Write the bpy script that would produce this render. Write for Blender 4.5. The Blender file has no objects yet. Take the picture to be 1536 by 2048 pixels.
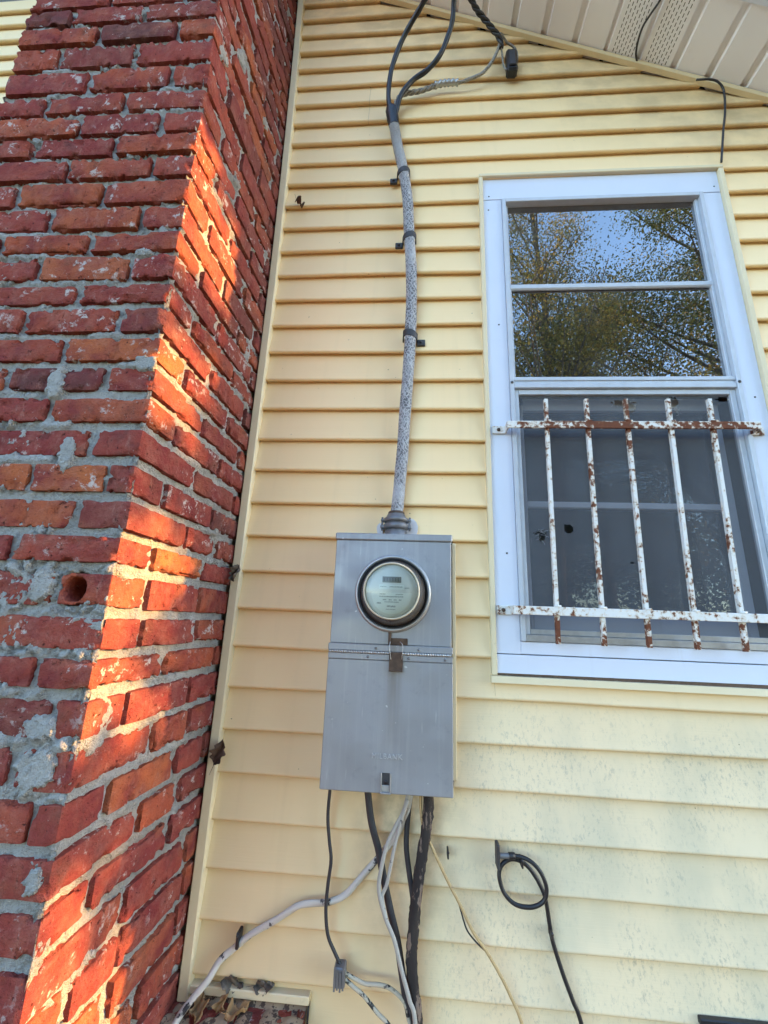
import bpy, math, random
import numpy as np
from mathutils import Vector, Matrix

R = math.radians
scn = bpy.context.scene
col = scn.collection

# ------------------------------------------------------------------ camera
cam_d = bpy.data.cameras.new('camera')
cam = bpy.data.objects.new('camera', cam_d)
col.objects.link(cam)
cam_d.sensor_fit = 'HORIZONTAL'
cam_d.sensor_width = 36.0
cam_d.lens = 837.0 / 1536.0 * 36.0
cam_d.clip_start = 0.02
cam_d.clip_end = 1000
_r = Vector((0.99715729, 0.06569554, 0.03689761))
_u = Vector((-0.01894969, -0.25530196, 0.96667565))
_w = Vector((-0.07292632, 0.96462687, 0.25333131))
_m = Matrix((_r, _u, -_w)).transposed().to_4x4()
_m.translation = Vector((0.0935248, -1.17983524, 1.52456308))
cam.matrix_world = _m
scn.camera = cam

# ------------------------------------------------------------------ sky, sun, exposure
SUN_EL, SUN_AZ = 15.0, 6.8          # azimuth measured from +X towards +Y
world = bpy.data.worlds.new('World')
scn.world = world
world.use_nodes = True
wn = world.node_tree
wn.nodes.clear()
sky = wn.nodes.new('ShaderNodeTexSky')
sky.sky_type = 'NISHITA'
sky.sun_disc = False
sky.sun_elevation = R(SUN_EL)
sky.sun_rotation = R(90 - SUN_AZ)
sky.air_density = 1.0
sky.dust_density = 0.3
sky.ozone_density = 2.2
bg = wn.nodes.new('ShaderNodeBackground')
bg.inputs['Strength'].default_value = 0.15
wo = wn.nodes.new('ShaderNodeOutputWorld')
wn.links.new(sky.outputs[0], bg.inputs[0])
wn.links.new(bg.outputs[0], wo.inputs[0])

sun_vec = Vector((math.cos(R(SUN_AZ)) * math.cos(R(SUN_EL)), math.sin(R(SUN_AZ)) * math.cos(R(SUN_EL)), math.sin(R(SUN_EL))))
sl = bpy.data.lights.new('sun', 'SUN')
sl.energy = 2.8
sl.angle = R(0.5)
sl.color = (1.0, 0.50, 0.13)
so = bpy.data.objects.new('sun', sl)
so.rotation_euler = (-sun_vec).to_track_quat('-Z', 'Y').to_euler()
so.location = (12, 1, 9)
col.objects.link(so)

vs = scn.view_settings
vs.view_transform = 'Standard'
vs.look = 'None'
vs.exposure = 3.0
vs.gamma = 1.0
scn.render.film_transparent = False
scn.cycles.max_bounces = 5
scn.cycles.diffuse_bounces = 3
scn.cycles.glossy_bounces = 3
scn.cycles.transparent_max_bounces = 12

# ------------------------------------------------------------------ helpers: noise
def _hash(ix, iy, iz, seed):
    h = (ix * 374761393 + iy * 668265263 + iz * 2147483647 + seed * 974634777) & 0xFFFFFFFF
    h = ((h ^ (h >> 13)) * 1274126177) & 0xFFFFFFFF
    h = ((h ^ (h >> 16)) * 2246822519) & 0xFFFFFFFF
    return ((h ^ (h >> 15)) & 0xFFFF) / 65535.0

def vnoise(P, seed=0):
    P = np.asarray(P, dtype=float)
    I = np.floor(P).astype(np.int64)
    F = P - I
    F = F * F * (3 - 2 * F)
    out = 0
    for dx in (0, 1):
        for dy in (0, 1):
            for dz in (0, 1):
                wgt = (F[:, 0] if dx else 1 - F[:, 0]) * (F[:, 1] if dy else 1 - F[:, 1]) * (F[:, 2] if dz else 1 - F[:, 2])
                out = out + wgt * _hash(I[:, 0] + dx, I[:, 1] + dy, I[:, 2] + dz, seed)
    return out

def fbm(P, octv=3, seed=0):
    P = np.asarray(P, dtype=float)
    o, a, s = 0, 0.5, 0
    for k in range(octv):
        o = o + a * vnoise(P * (2.03 ** k) + 17.3 * k, seed + k)
        s += a
        a *= 0.5
    return o / s

def smooth(x, a, b):
    t = np.clip((x - a) / (b - a), 0, 1)
    return t * t * (3 - 2 * t)

# ------------------------------------------------------------------ helpers: objects
def put(ob, parent=None):
    col.objects.link(ob)
    if parent is not None:
        ob.parent = parent
    return ob

def tag(ob, label=None, cat=None, group=None, kind=None):
    if label: ob['label'] = label
    if cat: ob['category'] = cat
    if group: ob['group'] = group
    if kind: ob['kind'] = kind
    return ob

def empty(name, loc, label, cat, group=None):
    o = bpy.data.objects.new(name, None)
    o.location = loc
    o.empty_display_size = 0.05
    put(o)
    return tag(o, label, cat, group)

def mesh_np(name, V, F, mat, smooth_=False):
    me = bpy.data.meshes.new(name)
    me.from_pydata([tuple(v) for v in V], [], [tuple(f) for f in F])
    if mat: me.materials.append(mat)
    if smooth_:
        me.polygons.foreach_set('use_smooth', [True] * len(me.polygons))
    me.update()
    return me

def child(name, me, parent, world_parent=None):
    """mesh given in world coordinates under a parent whose origin is offset"""
    o = bpy.data.objects.new(name, me)
    put(o, parent)
    if parent is not None:
        t = Vector((0, 0, 0))
        q = parent
        while q is not None:
            t += q.location
            q = q.parent
        o.location = -t
    return o

class MB:
    def __init__(s):
        s.v, s.f, s.sm, s.uv = [], [], [], {}
    def add(s, V, F, sm=False):
        b = len(s.v)
        s.v += [tuple(map(float, q)) for q in V]
        s.f += [tuple(i + b for i in q) for q in F]
        s.sm += [sm] * len(F)
        return s
    def box(s, x0, x1, y0, y1, z0, z1, bev=0.0):
        if bev <= 0:
            V = [(x, y, z) for z in (z0, z1) for y in (y0, y1) for x in (x0, x1)]
            return s.add(V, [(0, 2, 3, 1), (4, 5, 7, 6), (0, 1, 5, 4), (2, 6, 7, 3), (0, 4, 6, 2), (1, 3, 7, 5)])
        b = min(bev, (x1 - x0) * .45, (y1 - y0) * .45, (z1 - z0) * .45)
        V, idx = [], {}
        X, Y, Z = (x0, x1), (y0, y1), (z0, z1)
        sg = (1, -1)
        for i in (0, 1):
            for j in (0, 1):
                for k in (0, 1):
                    for ax in range(3):
                        p = [X[i] + sg[i] * b, Y[j] + sg[j] * b, Z[k] + sg[k] * b]
                        p[ax] = (X[i], Y[j], Z[k])[ax]
                        idx[(i, j, k, ax)] = len(V)
                        V.append(p)
        F = []
        for ax in range(3):
            for e in (0, 1):
                o = [a for a in range(3) if a != ax]
                q = []
                for a, c in ((0, 0), (1, 0), (1, 1), (0, 1)):
                    t = [0, 0, 0]; t[ax] = e; t[o[0]] = a; t[o[1]] = c
                    q.append(idx[(t[0], t[1], t[2], ax)])
                F.append(tuple(q))
        for ax in range(3):
            o = [a for a in range(3) if a != ax]
            for a in (0, 1):
                for c in (0, 1):
                    t0 = [0, 0, 0]; t1 = [0, 0, 0]
                    t0[ax] = 0; t1[ax] = 1
                    for t in (t0, t1): t[o[0]] = a; t[o[1]] = c
                    F.append((idx[(*t0, o[0])], idx[(*t1, o[0])], idx[(*t1, o[1])], idx[(*t0, o[1])]))
        for i in (0, 1):
            for j in (0, 1):
                for k in (0, 1):
                    F.append(tuple(idx[(i, j, k, a)] for a in range(3)))
        return s.add(V, F)
    def prism(s, poly, y0, y1):
        """polygon in the XZ plane extruded along Y"""
        n = len(poly)
        V = [(x, y0, z) for x, z in poly] + [(x, y1, z) for x, z in poly]
        F = [tuple(range(n)), tuple(range(2 * n - 1, n - 1, -1))]
        F += [(i, i + n, (i + 1) % n + n, (i + 1) % n) for i in range(n)]
        return s.add(V, F)
    def tube(s, pts, rad, n=10, sub=6, flat=1.0, cap=True, rfun=None):
        P = spline(pts, sub)
        T = np.gradient(P, axis=0)
        T /= np.linalg.norm(T, axis=1)[:, None] + 1e-12
        ref = np.array([0, 1.0, 0])
        if abs(T[:, 1]).max() > .97: ref = np.array([0.3, .2, 1.0])
        B = np.cross(T, ref); B /= np.linalg.norm(B, axis=1)[:, None]
        N = np.cross(B, T)
        V, F = [], []
        m = len(P)
        for i in range(m):
            rr = rad(i / (m - 1)) if callable(rad) else rad
            for k in range(n):
                a = 2 * math.pi * k / n
                q = rr * (1 + (rfun(i, k) if rfun else 0))
                V.append(P[i] + B[i] * math.cos(a) * q + N[i] * math.sin(a) * q * flat)
        for i in range(m - 1):
            for k in range(n):
                k2 = (k + 1) % n
                F.append((i * n + k, i * n + k2, (i + 1) * n + k2, (i + 1) * n + k))
        if cap:
            F.append(tuple(range(n - 1, -1, -1)))
            F.append(tuple((m - 1) * n + k for k in range(n)))
        return s.add(V, F, True)
    def lathe(s, prof, cx, cz, n=48, sm=True, cap0=False, cap1=False):
        """profile [(r, y)] turned about an axis along Y through (cx, cz)"""
        V = [(cx + r * math.cos(2 * math.pi * k / n), y, cz + r * math.sin(2 * math.pi * k / n)) for r, y in prof for k in range(n)]
        F = [(i * n + k, i * n + (k + 1) % n, (i + 1) * n + (k + 1) % n, (i + 1) * n + k) for i in range(len(prof) - 1) for k in range(n)]
        if cap0: F.append(tuple(range(n)))
        if cap1: F.append(tuple((len(prof) - 1) * n + k for k in range(n - 1, -1, -1)))
        return s.add(V, F, sm)
    def lathe_z(s, prof, cx, cy, n=32, sm=True):
        V = [(cx + r * math.cos(2 * math.pi * k / n), cy + r * math.sin(2 * math.pi * k / n), z) for r, z in prof for k in range(n)]
        F = [(i * n + k, i * n + (k + 1) % n, (i + 1) * n + (k + 1) % n, (i + 1) * n + k) for i in range(len(prof) - 1) for k in range(n)]
        F.append(tuple((len(prof) - 1) * n + k for k in range(n)))
        return s.add(V, F, sm)
    def mesh(s, name, mat):
        me = bpy.data.meshes.new(name)
        me.from_pydata(s.v, [], s.f)
        me.materials.append(mat)
        me.polygons.foreach_set('use_smooth', s.sm)
        me.update()
        return me
    def build(s, name, mat, parent=None):
        return child(name, s.mesh(name, mat), parent)

def spline(pts, sub=6):
    P = np.array(pts, dtype=float)
    if len(P) < 3 or sub <= 1: return P
    Q = np.vstack([2 * P[0] - P[1], P, 2 * P[-1] - P[-2]])
    out = []
    for i in range(1, len(Q) - 2):
        for t in np.linspace(0, 1, sub, endpoint=False):
            a, b, c, d = Q[i - 1], Q[i], Q[i + 1], Q[i + 2]
            out.append(.5 * (2 * b + (c - a) * t + (2 * a - 5 * b + 4 * c - d) * t * t + (3 * b - a - 3 * c + d) * t ** 3))
    out.append(P[-1])
    return np.array(out)

# ------------------------------------------------------------------ helpers: materials
class NT:
    def __init__(s, name):
        s.m = bpy.data.materials.new(name)
        s.m.use_nodes = True
        s.t = s.m.node_tree
        s.t.nodes.clear()
        s.out = s.n('ShaderNodeOutputMaterial')
        s.b = s.n('ShaderNodeBsdfPrincipled')
        s.l(s.b.outputs[0], s.out.inputs[0])
        s.tc = s.n('ShaderNodeTexCoord')
    def n(s, t, **kw):
        q = s.t.nodes.new(t)
        for k, v in kw.items(): setattr(q, k, v)
        return q
    def l(s, a, b): s.t.links.new(a, b)
    def val(s, sock, v):
        if hasattr(v, 'is_linked') or hasattr(v, 'links'): s.l(v, sock)
        else: sock.default_value = v
    def coord(s, scale=(1, 1, 1), offs=None, src=None):
        mp = s.n('ShaderNodeMapping')
        mp.inputs['Scale'].default_value = scale
        s.l(src or s.tc.outputs['Object'], mp.inputs['Vector'])
        if offs is not None: s.val(mp.inputs['Location'], offs)
        return mp.outputs[0]
    def noise(s, vec, scale, detail=4, rough=.55, dist=0):
        q = s.n('ShaderNodeTexNoise')
        s.l(vec, q.inputs['Vector'])
        q.inputs['Scale'].default_value = scale
        q.inputs['Detail'].default_value = detail
        q.inputs['Roughness'].default_value = rough
        q.inputs['Distortion'].default_value = dist
        return q.outputs['Fac']
    def ramp(s, fac, a, b, va=0.0, vb=1.0):
        q = s.n('ShaderNodeMapRange')
        q.interpolation_type = 'SMOOTHSTEP'
        s.l(fac, q.inputs['Value'])
        q.inputs['From Min'].default_value = a
        q.inputs['From Max'].default_value = b
        q.inputs['To Min'].default_value = va
        q.inputs['To Max'].default_value = vb
        return q.outputs['Result']
    def mix(s, fac, a, b):
        q = s.n('ShaderNodeMix', data_type='RGBA')
        s.val(q.inputs['Factor'], fac)
        for sock, v in ((q.inputs['A'], a), (q.inputs['B'], b)):
            s.val(q.inputs[6] if sock == q.inputs['A'] else q.inputs[7], v if hasattr(v, 'links') else (*v, 1) if len(v) == 3 else v)
        return q.outputs[2]
    def math(s, op, a, b=0.0, clamp=False):
        q = s.n('ShaderNodeMath', operation=op, use_clamp=clamp)
        s.val(q.inputs[0], a); s.val(q.inputs[1], b)
        return q.outputs[0]
    def bump(s, h, strength=.3, dist=.002):
        q = s.n('ShaderNodeBump')
        q.inputs['Strength'].default_value = strength
        q.inputs['Distance'].default_value = dist
        s.l(h, q.inputs['Height'])
        s.l(q.outputs[0], s.b.inputs['Normal'])
    def set(s, color=None, rough=None, metal=None, spec=None):
        if color is not None: s.val(s.b.inputs['Base Color'], color if hasattr(color, 'links') else (*color, 1))
        if rough is not None: s.val(s.b.inputs['Roughness'], rough)
        if metal is not None: s.val(s.b.inputs['Metallic'], metal)
        if spec is not None: s.b.inputs['Specular IOR Level'].default_value = spec
        return s.m

def sepxyz(nt):
    q = nt.n('ShaderNodeSeparateXYZ')
    g = nt.n('ShaderNodeNewGeometry')
    nt.l(g.outputs['Position'], q.inputs[0])
    return q.outputs

def simple(name, color, rough=.5, metal=0.0, var=.15, scale=40, bump=.15, spec=.5):
    t = NT(name)
    c = t.coord()
    f = t.noise(c, scale, 5)
    dark = tuple(v * (1 - var * 1.6) for v in color)
    lite = tuple(min(1, v * (1 + var)) for v in color)
    t.set(t.mix(f, dark, lite), rough, metal, spec)
    if bump: t.bump(t.noise(c, scale * 6, 3), bump, .001)
    return t.m

# brick
def m_brick():
    t = NT('fired_clay_brick')
    oi = t.n('ShaderNodeObjectInfo')
    rnd = oi.outputs['Random']
    cmb = t.n('ShaderNodeCombineXYZ')
    for k, mlt in enumerate((37.0, 71.0, 13.0)):
        t.l(t.math('MULTIPLY', rnd, mlt), cmb.inputs[k])
    v = t.coord(offs=cmb.outputs[0])
    cr = t.n('ShaderNodeValToRGB')
    t.l(rnd, cr.inputs[0])
    e = cr.color_ramp.elements
    cols = [(0.0, (.095, .055, .054)), (.06, (.20, .056, .048)), (.2, (.34, .074, .052)), (.36, (.27, .056, .048)), (.5, (.43, .105, .050)), (.62, (.30, .066, .052)), (.78, (.50, .150, .056)), (.9, (.24, .060, .052)), (1.0, (.38, .086, .050))]
    e[0].position, e[0].color = cols[0][0], (*cols[0][1], 1)
    e[1].position, e[1].color = cols[-1][0], (*cols[-1][1], 1)
    for p_, c_ in cols[1:-1]:
        q = e.new(p_); q.color = (*c_, 1)
    blot = t.noise(v, 14, 4, .6)
    c1 = t.mix(t.ramp(blot, .35, .75), cr.outputs[0], (.21, .040, .042))
    c1 = t.mix(t.ramp(t.noise(v, 9, 3), .55, .72, 0, .6), c1, (.43, .125, .06))
    dust = t.math('MULTIPLY', t.ramp(t.noise(v, 30, 6, .7), .42, .72), .34)
    c1 = t.mix(dust, c1, (.42, .20, .15))
    dark_blots = t.math('MULTIPLY', t.ramp(t.noise(v, 18, 5, .65), .52, .74), .55)  # sooty random blotches
    c1 = t.mix(dark_blots, c1, (.085, .050, .048))
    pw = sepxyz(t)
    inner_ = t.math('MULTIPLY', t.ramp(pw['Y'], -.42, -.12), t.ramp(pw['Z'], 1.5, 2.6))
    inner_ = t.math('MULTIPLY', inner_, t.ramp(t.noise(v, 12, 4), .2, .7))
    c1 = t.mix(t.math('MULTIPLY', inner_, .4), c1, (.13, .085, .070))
    chalk = t.ramp(t.noise(t.coord((1, 1, .35), cmb.outputs[0]), 55, 6, .75), .56, .72, 0, .38)
    c1 = t.mix(chalk, c1, (.46, .27, .22))
    grit = t.noise(v, 420, 3, .7)
    c1 = t.mix(t.ramp(grit, .35, .75, 0, .35), c1, (.12, .035, .032))
    pit = t.noise(v, 110, 4, .65)
    c1 = t.mix(t.ramp(pit, .62, .70, 0, .85), c1, (.06, .022, .02))
    crack = t.noise(t.coord((60, 60, 14), cmb.outputs[0]), 1.0, 4, .7)
    c1 = t.mix(t.ramp(crack, .70, .76, 0, .8), c1, (.07, .02, .018))
    wht = t.noise(v, 38, 6, .72, .3)
    lime = t.noise(v, 6, 2)
    lim = t.math('MULTIPLY', t.ramp(wht, .56, .64), t.ramp(lime, .46, .60))
    c1 = t.mix(t.math('MULTIPLY', lim, .85), c1, (.54, .50, .48))
    spk = t.ramp(t.noise(v, 90, 2), .73, .77)
    c1 = t.mix(t.math('MULTIPLY', spk, .6), c1, (.55, .50, .46))
    t.set(c1, 1.0, 0, .08)
    h = t.math('ADD', t.noise(v, 120, 6, .65), t.math('MULTIPLY', t.ramp(pit, .6, .75), -.6))
    h = t.math('ADD', h, t.math('MULTIPLY', t.ramp(crack, .66, .76), -.8))
    h = t.math('ADD', h, t.math('MULTIPLY', grit, .5))
    h = t.math('ADD', h, t.math('MULTIPLY', t.noise(v, 45, 5, .7), 1.2))
    t.bump(h, 1.0, .006)
    return t.m

def m_mortar():
    t = NT('lime_mortar')
    v = t.coord()
    a = t.noise(v, 9, 5)
    b = t.noise(v, 130, 5, .7)
    c = t.mix(a, (.32, .325, .32), (.52, .515, .50))
    c = t.mix(t.ramp(b, .58, .75, 0, .6), c, (.21, .20, .185))
    c = t.mix(t.ramp(t.noise(v, 45, 4), .6, .75, 0, .5), c, (.50, .50, .50))
    c = t.mix(t.ramp(t.noise(v, 75, 5, .75), .50, .66, 0, .55), c, (.19, .185, .175))
    c = t.mix(t.ramp(t.noise(v, 240, 3, .7), .55, .70, 0, .45), c, (.60, .59, .57))
    c = t.mix(t.ramp(t.noise(v, 3.5, 4), .50, .72, 0, .5), c, (.25, .235, .21))
    t.set(c, 1.0, 0, .06)
    t.bump(t.math('ADD', t.math('ADD', b, t.noise(v, 75, 5, .75)), t.math('MULTIPLY', t.noise(v, 300, 3), .8)), 1.0, .008)
    return t.m

def m_siding():
    t = NT('cream_vinyl_siding')
    p = sepxyz(t)
    v = t.coord()
    big = t.noise(v, 2.2, 3)
    c = t.mix(big, (.84, .625, .325), (.915, .70, .425))
    # greyer band towards the lower right
    low = t.math('MULTIPLY', t.ramp(p['Z'], 1.75, 1.05), t.ramp(p['X'], -.25, .45))
    c = t.mix(t.math('MULTIPLY', low, .7), c, (.69, .60, .43))
    dusty_dim = t.math('MULTIPLY', t.ramp(p['Z'], 1.55, .9), t.ramp(p['X'], .25, -.15))  # dust plus dimmer light at lower left, painted into the colour
    c = t.mix(t.math('MULTIPLY', dusty_dim, .75), c, (.66, .535, .32))
    # mildew specks
    stre = t.coord((1.0, 1.0, .55))
    sp = t.noise(stre, 130, 6, .8)
    cl = t.noise(v, 7, 4, .6)
    area = t.math('MULTIPLY', t.ramp(p['Z'], 1.42, 1.2), t.ramp(p['X'], .02, .3))
    mil = t.math('MULTIPLY', t.math('MULTIPLY', t.ramp(sp, .50, .66), t.ramp(cl, .34, .60)), area)
    c = t.mix(t.math('MULTIPLY', mil, .50), c, (.22, .215, .185))
    film = t.math('MULTIPLY', t.ramp(t.noise(stre, 5, 4), .42, .7), area)
    c = t.mix(t.math('MULTIPLY', film, .42), c, (.40, .40, .30))
    # darker blotches behind the meter cables, fading downwards
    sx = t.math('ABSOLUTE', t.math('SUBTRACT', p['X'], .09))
    dark_blots = t.math('MULTIPLY', t.ramp(sx, .17, .03), t.math('MULTIPLY', t.ramp(p['Z'], .72, 1.06), t.ramp(p['Z'], 1.16, 1.12)))
    dark_blots = t.math('MULTIPLY', dark_blots, t.ramp(t.noise(v, 22, 5), .3, .7))
    c = t.mix(t.math('MULTIPLY', dark_blots, .6), c, (.21, .18, .12))
    # eave shade painted into the colour, along with some dirt
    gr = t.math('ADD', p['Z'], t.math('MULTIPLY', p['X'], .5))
    eave_shade_dirt = t.math('MULTIPLY', t.ramp(gr, 3.45, 4.0), t.ramp(t.noise(v, 8, 5), .3, .7))
    c = t.mix(t.math('MULTIPLY', eave_shade_dirt, .5), c, (.33, .25, .15))
    fly = t.ramp(t.noise(v, 95, 1), .80, .825)
    c = t.mix(t.math('MULTIPLY', fly, .7), c, (.10, .07, .05))
    drip = t.noise(t.coord((26, 1, 1.6)), 1.0, 4)
    c = t.mix(t.ramp(drip, .52, .8, 0, .10), c, (.42, .33, .19))
    t.set(c, .62, 0, .35)
    grain = t.noise(t.coord((5, 5, 210)), 1.0, 4, .6, .6)
    t.bump(grain, .22, .0012)
    return t.m

def m_trim():
    t = NT('cream_trim')
    v = t.coord()
    c = t.mix(t.noise(v, 6, 4), (.66, .55, .35), (.76, .66, .45))
    c = t.mix(t.ramp(t.noise(v, 60, 5), .64, .8, 0, .35), c, (.36, .29, .19))
    t.set(c, .5, 0, .4)
    t.bump(t.noise(v, 30, 3), .08, .002)
    return t.m

def m_soffit():
    t = NT('taupe_soffit')
    v = t.coord()
    c = t.mix(t.noise(v, 4, 4), (.80, .80, .85), (.87, .87, .92))
    c = t.mix(t.ramp(t.noise(v, 18, 5), .6, .8, 0, .25), c, (.55, .50, .45))
    t.set(c, .6, 0, .3)
    t.bump(t.noise(v, 12, 2), .1, .004)
    return t.m

def m_white():
    t = NT('pale_blue_white_paint')
    v = t.coord()
    c = t.mix(t.noise(v, 5, 4), (.59, .64, .755), (.66, .70, .80))
    c = t.mix(t.ramp(t.noise(v, 55, 6, .7), .64, .78, 0, .4), c, (.40, .42, .44))
    run = t.noise(t.coord((50, 1, 3)), 1.0, 4)
    c = t.mix(t.ramp(run, .6, .85, 0, .25), c, (.45, .44, .42))
    t.set(c, .45, 0, .45)
    t.bump(t.noise(v, 60, 4), .08, .001)
    return t.m

def m_rusty():
    t = NT('rusted_white_iron')
    v = t.coord()
    p = sepxyz(t)
    n = t.noise(v, 75, 6, .7)
    w = t.noise(v, 9, 3)
    k = t.math('ADD', n, t.math('MULTIPLY', t.math('SUBTRACT', w, .5), .55))
    zt_ = t.math('MULTIPLY', t.ramp(p['Z'], 2.070, 2.080), t.ramp(p['Z'], 2.099, 2.095))
    zt_ = t.math('MULTIPLY', zt_, t.ramp(p['X'], .37, .42))
    zb_ = t.math('MULTIPLY', t.ramp(p['Z'], 1.556, 1.548), 1.0)
    zj = t.math('MULTIPLY', t.ramp(p['Z'], 2.03, 2.075), t.ramp(p['Z'], 2.18, 2.12))
    k = t.math('ADD', k, t.math('ADD', t.math('MULTIPLY', zt_, .065), t.math('ADD', t.math('MULTIPLY', zb_, .12), t.math('MULTIPLY', zj, .05))))
    k = t.math('SUBTRACT', k, .02)
    mask = t.ramp(k, .56, .60)
    c = t.mix(t.noise(v, 20, 3), (.66, .68, .70), (.74, .72, .66))
    halo = t.ramp(k, .46, .60, 0, .75)
    c = t.mix(halo, c, (.55, .40, .24))
    rust = t.mix(t.noise(v, 120, 4), (.075, .028, .018), (.22, .075, .035))
    c = t.mix(mask, c, rust)
    t.set(c, t.ramp(mask, 0, 1, .5, .95), 0, .35)
    t.bump(t.math('ADD', mask, n), .5, .0012)
    return t.m

def m_boxmetal():
    t = NT('weathered_painted_steel')
    v = t.coord()
    p = sepxyz(t)
    streak = t.noise(t.coord((55, 1, 2.2)), 1.0, 5, .65)
    fine = t.noise(t.coord((160, 1, 12)), 1.0, 4)
    c = t.mix(t.noise(v, 5, 4), (.245, .258, .285), (.325, .34, .37))
    c = t.mix(t.ramp(streak, .48, .78, 0, .36), c, (.43, .445, .47))
    c = t.mix(t.ramp(fine, .64, .80, 0, .55), c, (.50, .53, .57))
    c = t.mix(t.ramp(t.noise(v, 26, 6, .7), .55, .75, 0, .35), c, (.17, .18, .20))
    sx = t.math('ABSOLUTE', t.math('SUBTRACT', p['X'], .052))
    st = t.math('MULTIPLY', t.ramp(sx, .028, .004), t.math('MULTIPLY', t.ramp(p['Z'], 1.22, 1.42), t.ramp(p['Z'], 1.50, 1.47)))
    c = t.mix(t.math('MULTIPLY', t.math('MULTIPLY', st, t.ramp(streak, .25, .6)), .6), c, (.14, .12, .10))
    c = t.mix(t.ramp(t.noise(v, 70, 2), .735, .76, 0, .6), c, (.65, .67, .7))
    t.set(c, t.ramp(t.noise(v, 14, 5), .3, .7, .32, .55), .35, .5)
    t.bump(t.noise(v, 7, 3), .12, .006)
    return t.m

def m_braid():
    t = NT('frayed_braid_jacket')
    v = t.coord()
    p = sepxyz(t)
    g = t.n('ShaderNodeNewGeometry')
    a = t.math('MULTIPLY', p['X'], 560.0)
    b = t.math('MULTIPLY', p['Z'], 330.0)
    wob = t.math('MULTIPLY', t.noise(v, 70, 4), 16.0)
    w1 = t.math('SINE', t.math('ADD', t.math('ADD', a, b), wob))
    w2 = t.math('SINE', t.math('ADD', t.math('SUBTRACT', a, b), wob))
    k = t.math('MAXIMUM', w1, w2)
    n = t.noise(t.coord((1, 1, .45)), 130, 4, .7)
    gap = t.math('MULTIPLY', t.ramp(k, .88, .45), t.math('MULTIPLY', t.ramp(n, .36, .50), t.ramp(t.noise(t.coord((1, 1, .5)), 14, 4), .36, .62, .08, 1.0)))
    tear = t.ramp(t.noise(t.coord((1, 1, .5)), 70, 5, .7), .60, .64)
    c = t.mix(t.noise(v, 60, 4), (.30, .31, .33), (.56, .57, .60))
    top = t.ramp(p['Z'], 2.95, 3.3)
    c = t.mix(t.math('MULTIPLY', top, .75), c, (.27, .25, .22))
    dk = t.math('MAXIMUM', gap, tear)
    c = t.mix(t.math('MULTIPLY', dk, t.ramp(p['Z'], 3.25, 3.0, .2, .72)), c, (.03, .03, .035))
    t.set(c, .85, 0, .25)
    t.bump(t.math('SUBTRACT', n, dk), .7, .003)
    return t.m

def m_flecked(name, base, dark, thr=.58, scale=45, stretch=(1, 1, 1), rough=.6):
    t = NT(name)
    v = t.coord(stretch)
    n = t.noise(v, scale, 5, .65)
    c = t.mix(t.noise(v, scale * .4, 3), tuple(q * .8 for q in base), base)
    c = t.mix(t.ramp(n, thr, thr + .05), c, dark)
    t.set(c, rough, 0, .35)
    t.bump(n, .35, .002)
    return t.m

def m_glass(nm='window_glass', ior=3.5):
    t = NT(nm)
    t.t.nodes.remove(t.b)
    tr = t.n('ShaderNodeBsdfTransparent'); tr.inputs[0].default_value = (.80, .84, .84, 1)
    gl = t.n('ShaderNodeBsdfGlossy'); gl.inputs['Roughness'].default_value = 0.0
    gl.inputs[0].default_value = (1, 1, 1, 1)
    fr = t.n('ShaderNodeFresnel'); fr.inputs['IOR'].default_value = ior
    bp = t.n('ShaderNodeBump'); bp.inputs['Strength'].default_value = .004; bp.inputs['Distance'].default_value = .004
    t.l(t.noise(t.coord((1, 1, .5)), 5, 2), bp.inputs['Height'])
    t.l(bp.outputs[0], gl.inputs['Normal'])
    mx = t.n('ShaderNodeMixShader')
    t.l(fr.outputs[0], mx.inputs[0]); t.l(tr.outputs[0], mx.inputs[1]); t.l(gl.outputs[0], mx.inputs[2])
    df = t.n('ShaderNodeBsdfDiffuse'); df.inputs[0].default_value = (.5, .5, .5, 1)
    m2 = t.n('ShaderNodeMixShader')
    dust = t.math('MULTIPLY', t.ramp(t.noise(t.coord(), 4, 4), .45, .8), .05)
    t.l(t.math('ADD', dust, .012), m2.inputs[0])
    t.l(mx.outputs[0], m2.inputs[1]); t.l(df.outputs[0], m2.inputs[2])
    t.l(m2.outputs[0], t.out.inputs[0])
    return t.m

def m_clear():
    t = NT('clear_meter_glass')
    t.t.nodes.remove(t.b)
    tr = t.n('ShaderNodeBsdfTransparent'); tr.inputs[0].default_value = (.93, .95, .93, 1)
    gl = t.n('ShaderNodeBsdfGlossy'); gl.inputs['Roughness'].default_value = .12
    fr = t.n('ShaderNodeFresnel'); fr.inputs['IOR'].default_value = 1.5
    mx = t.n('ShaderNodeMixShader')
    t.l(fr.outputs[0], mx.inputs[0]); t.l(tr.outputs[0], mx.inputs[1]); t.l(gl.outputs[0], mx.inputs[2])
    t.l(mx.outputs[0], t.out.inputs[0])
    return t.m

def m_screen():
    t = NT('grey_insect_mesh')
    v = t.coord()
    t.set(t.mix(t.noise(v, 7, 5), (.105, .115, .135), (.15, .16, .18)), .8, 0, .2)
    tr = t.n('ShaderNodeBsdfTransparent')
    mx = t.n('ShaderNodeMixShader')
    t.l(t.ramp(t.noise(v, 3, 4), .3, .75, .50, .62), mx.inputs[0])
    t.l(tr.outputs[0], mx.inputs[1]); t.l(t.b.outputs[0], mx.inputs[2])
    t.l(mx.outputs[0], t.out.inputs[0])
    return t.m

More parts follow.
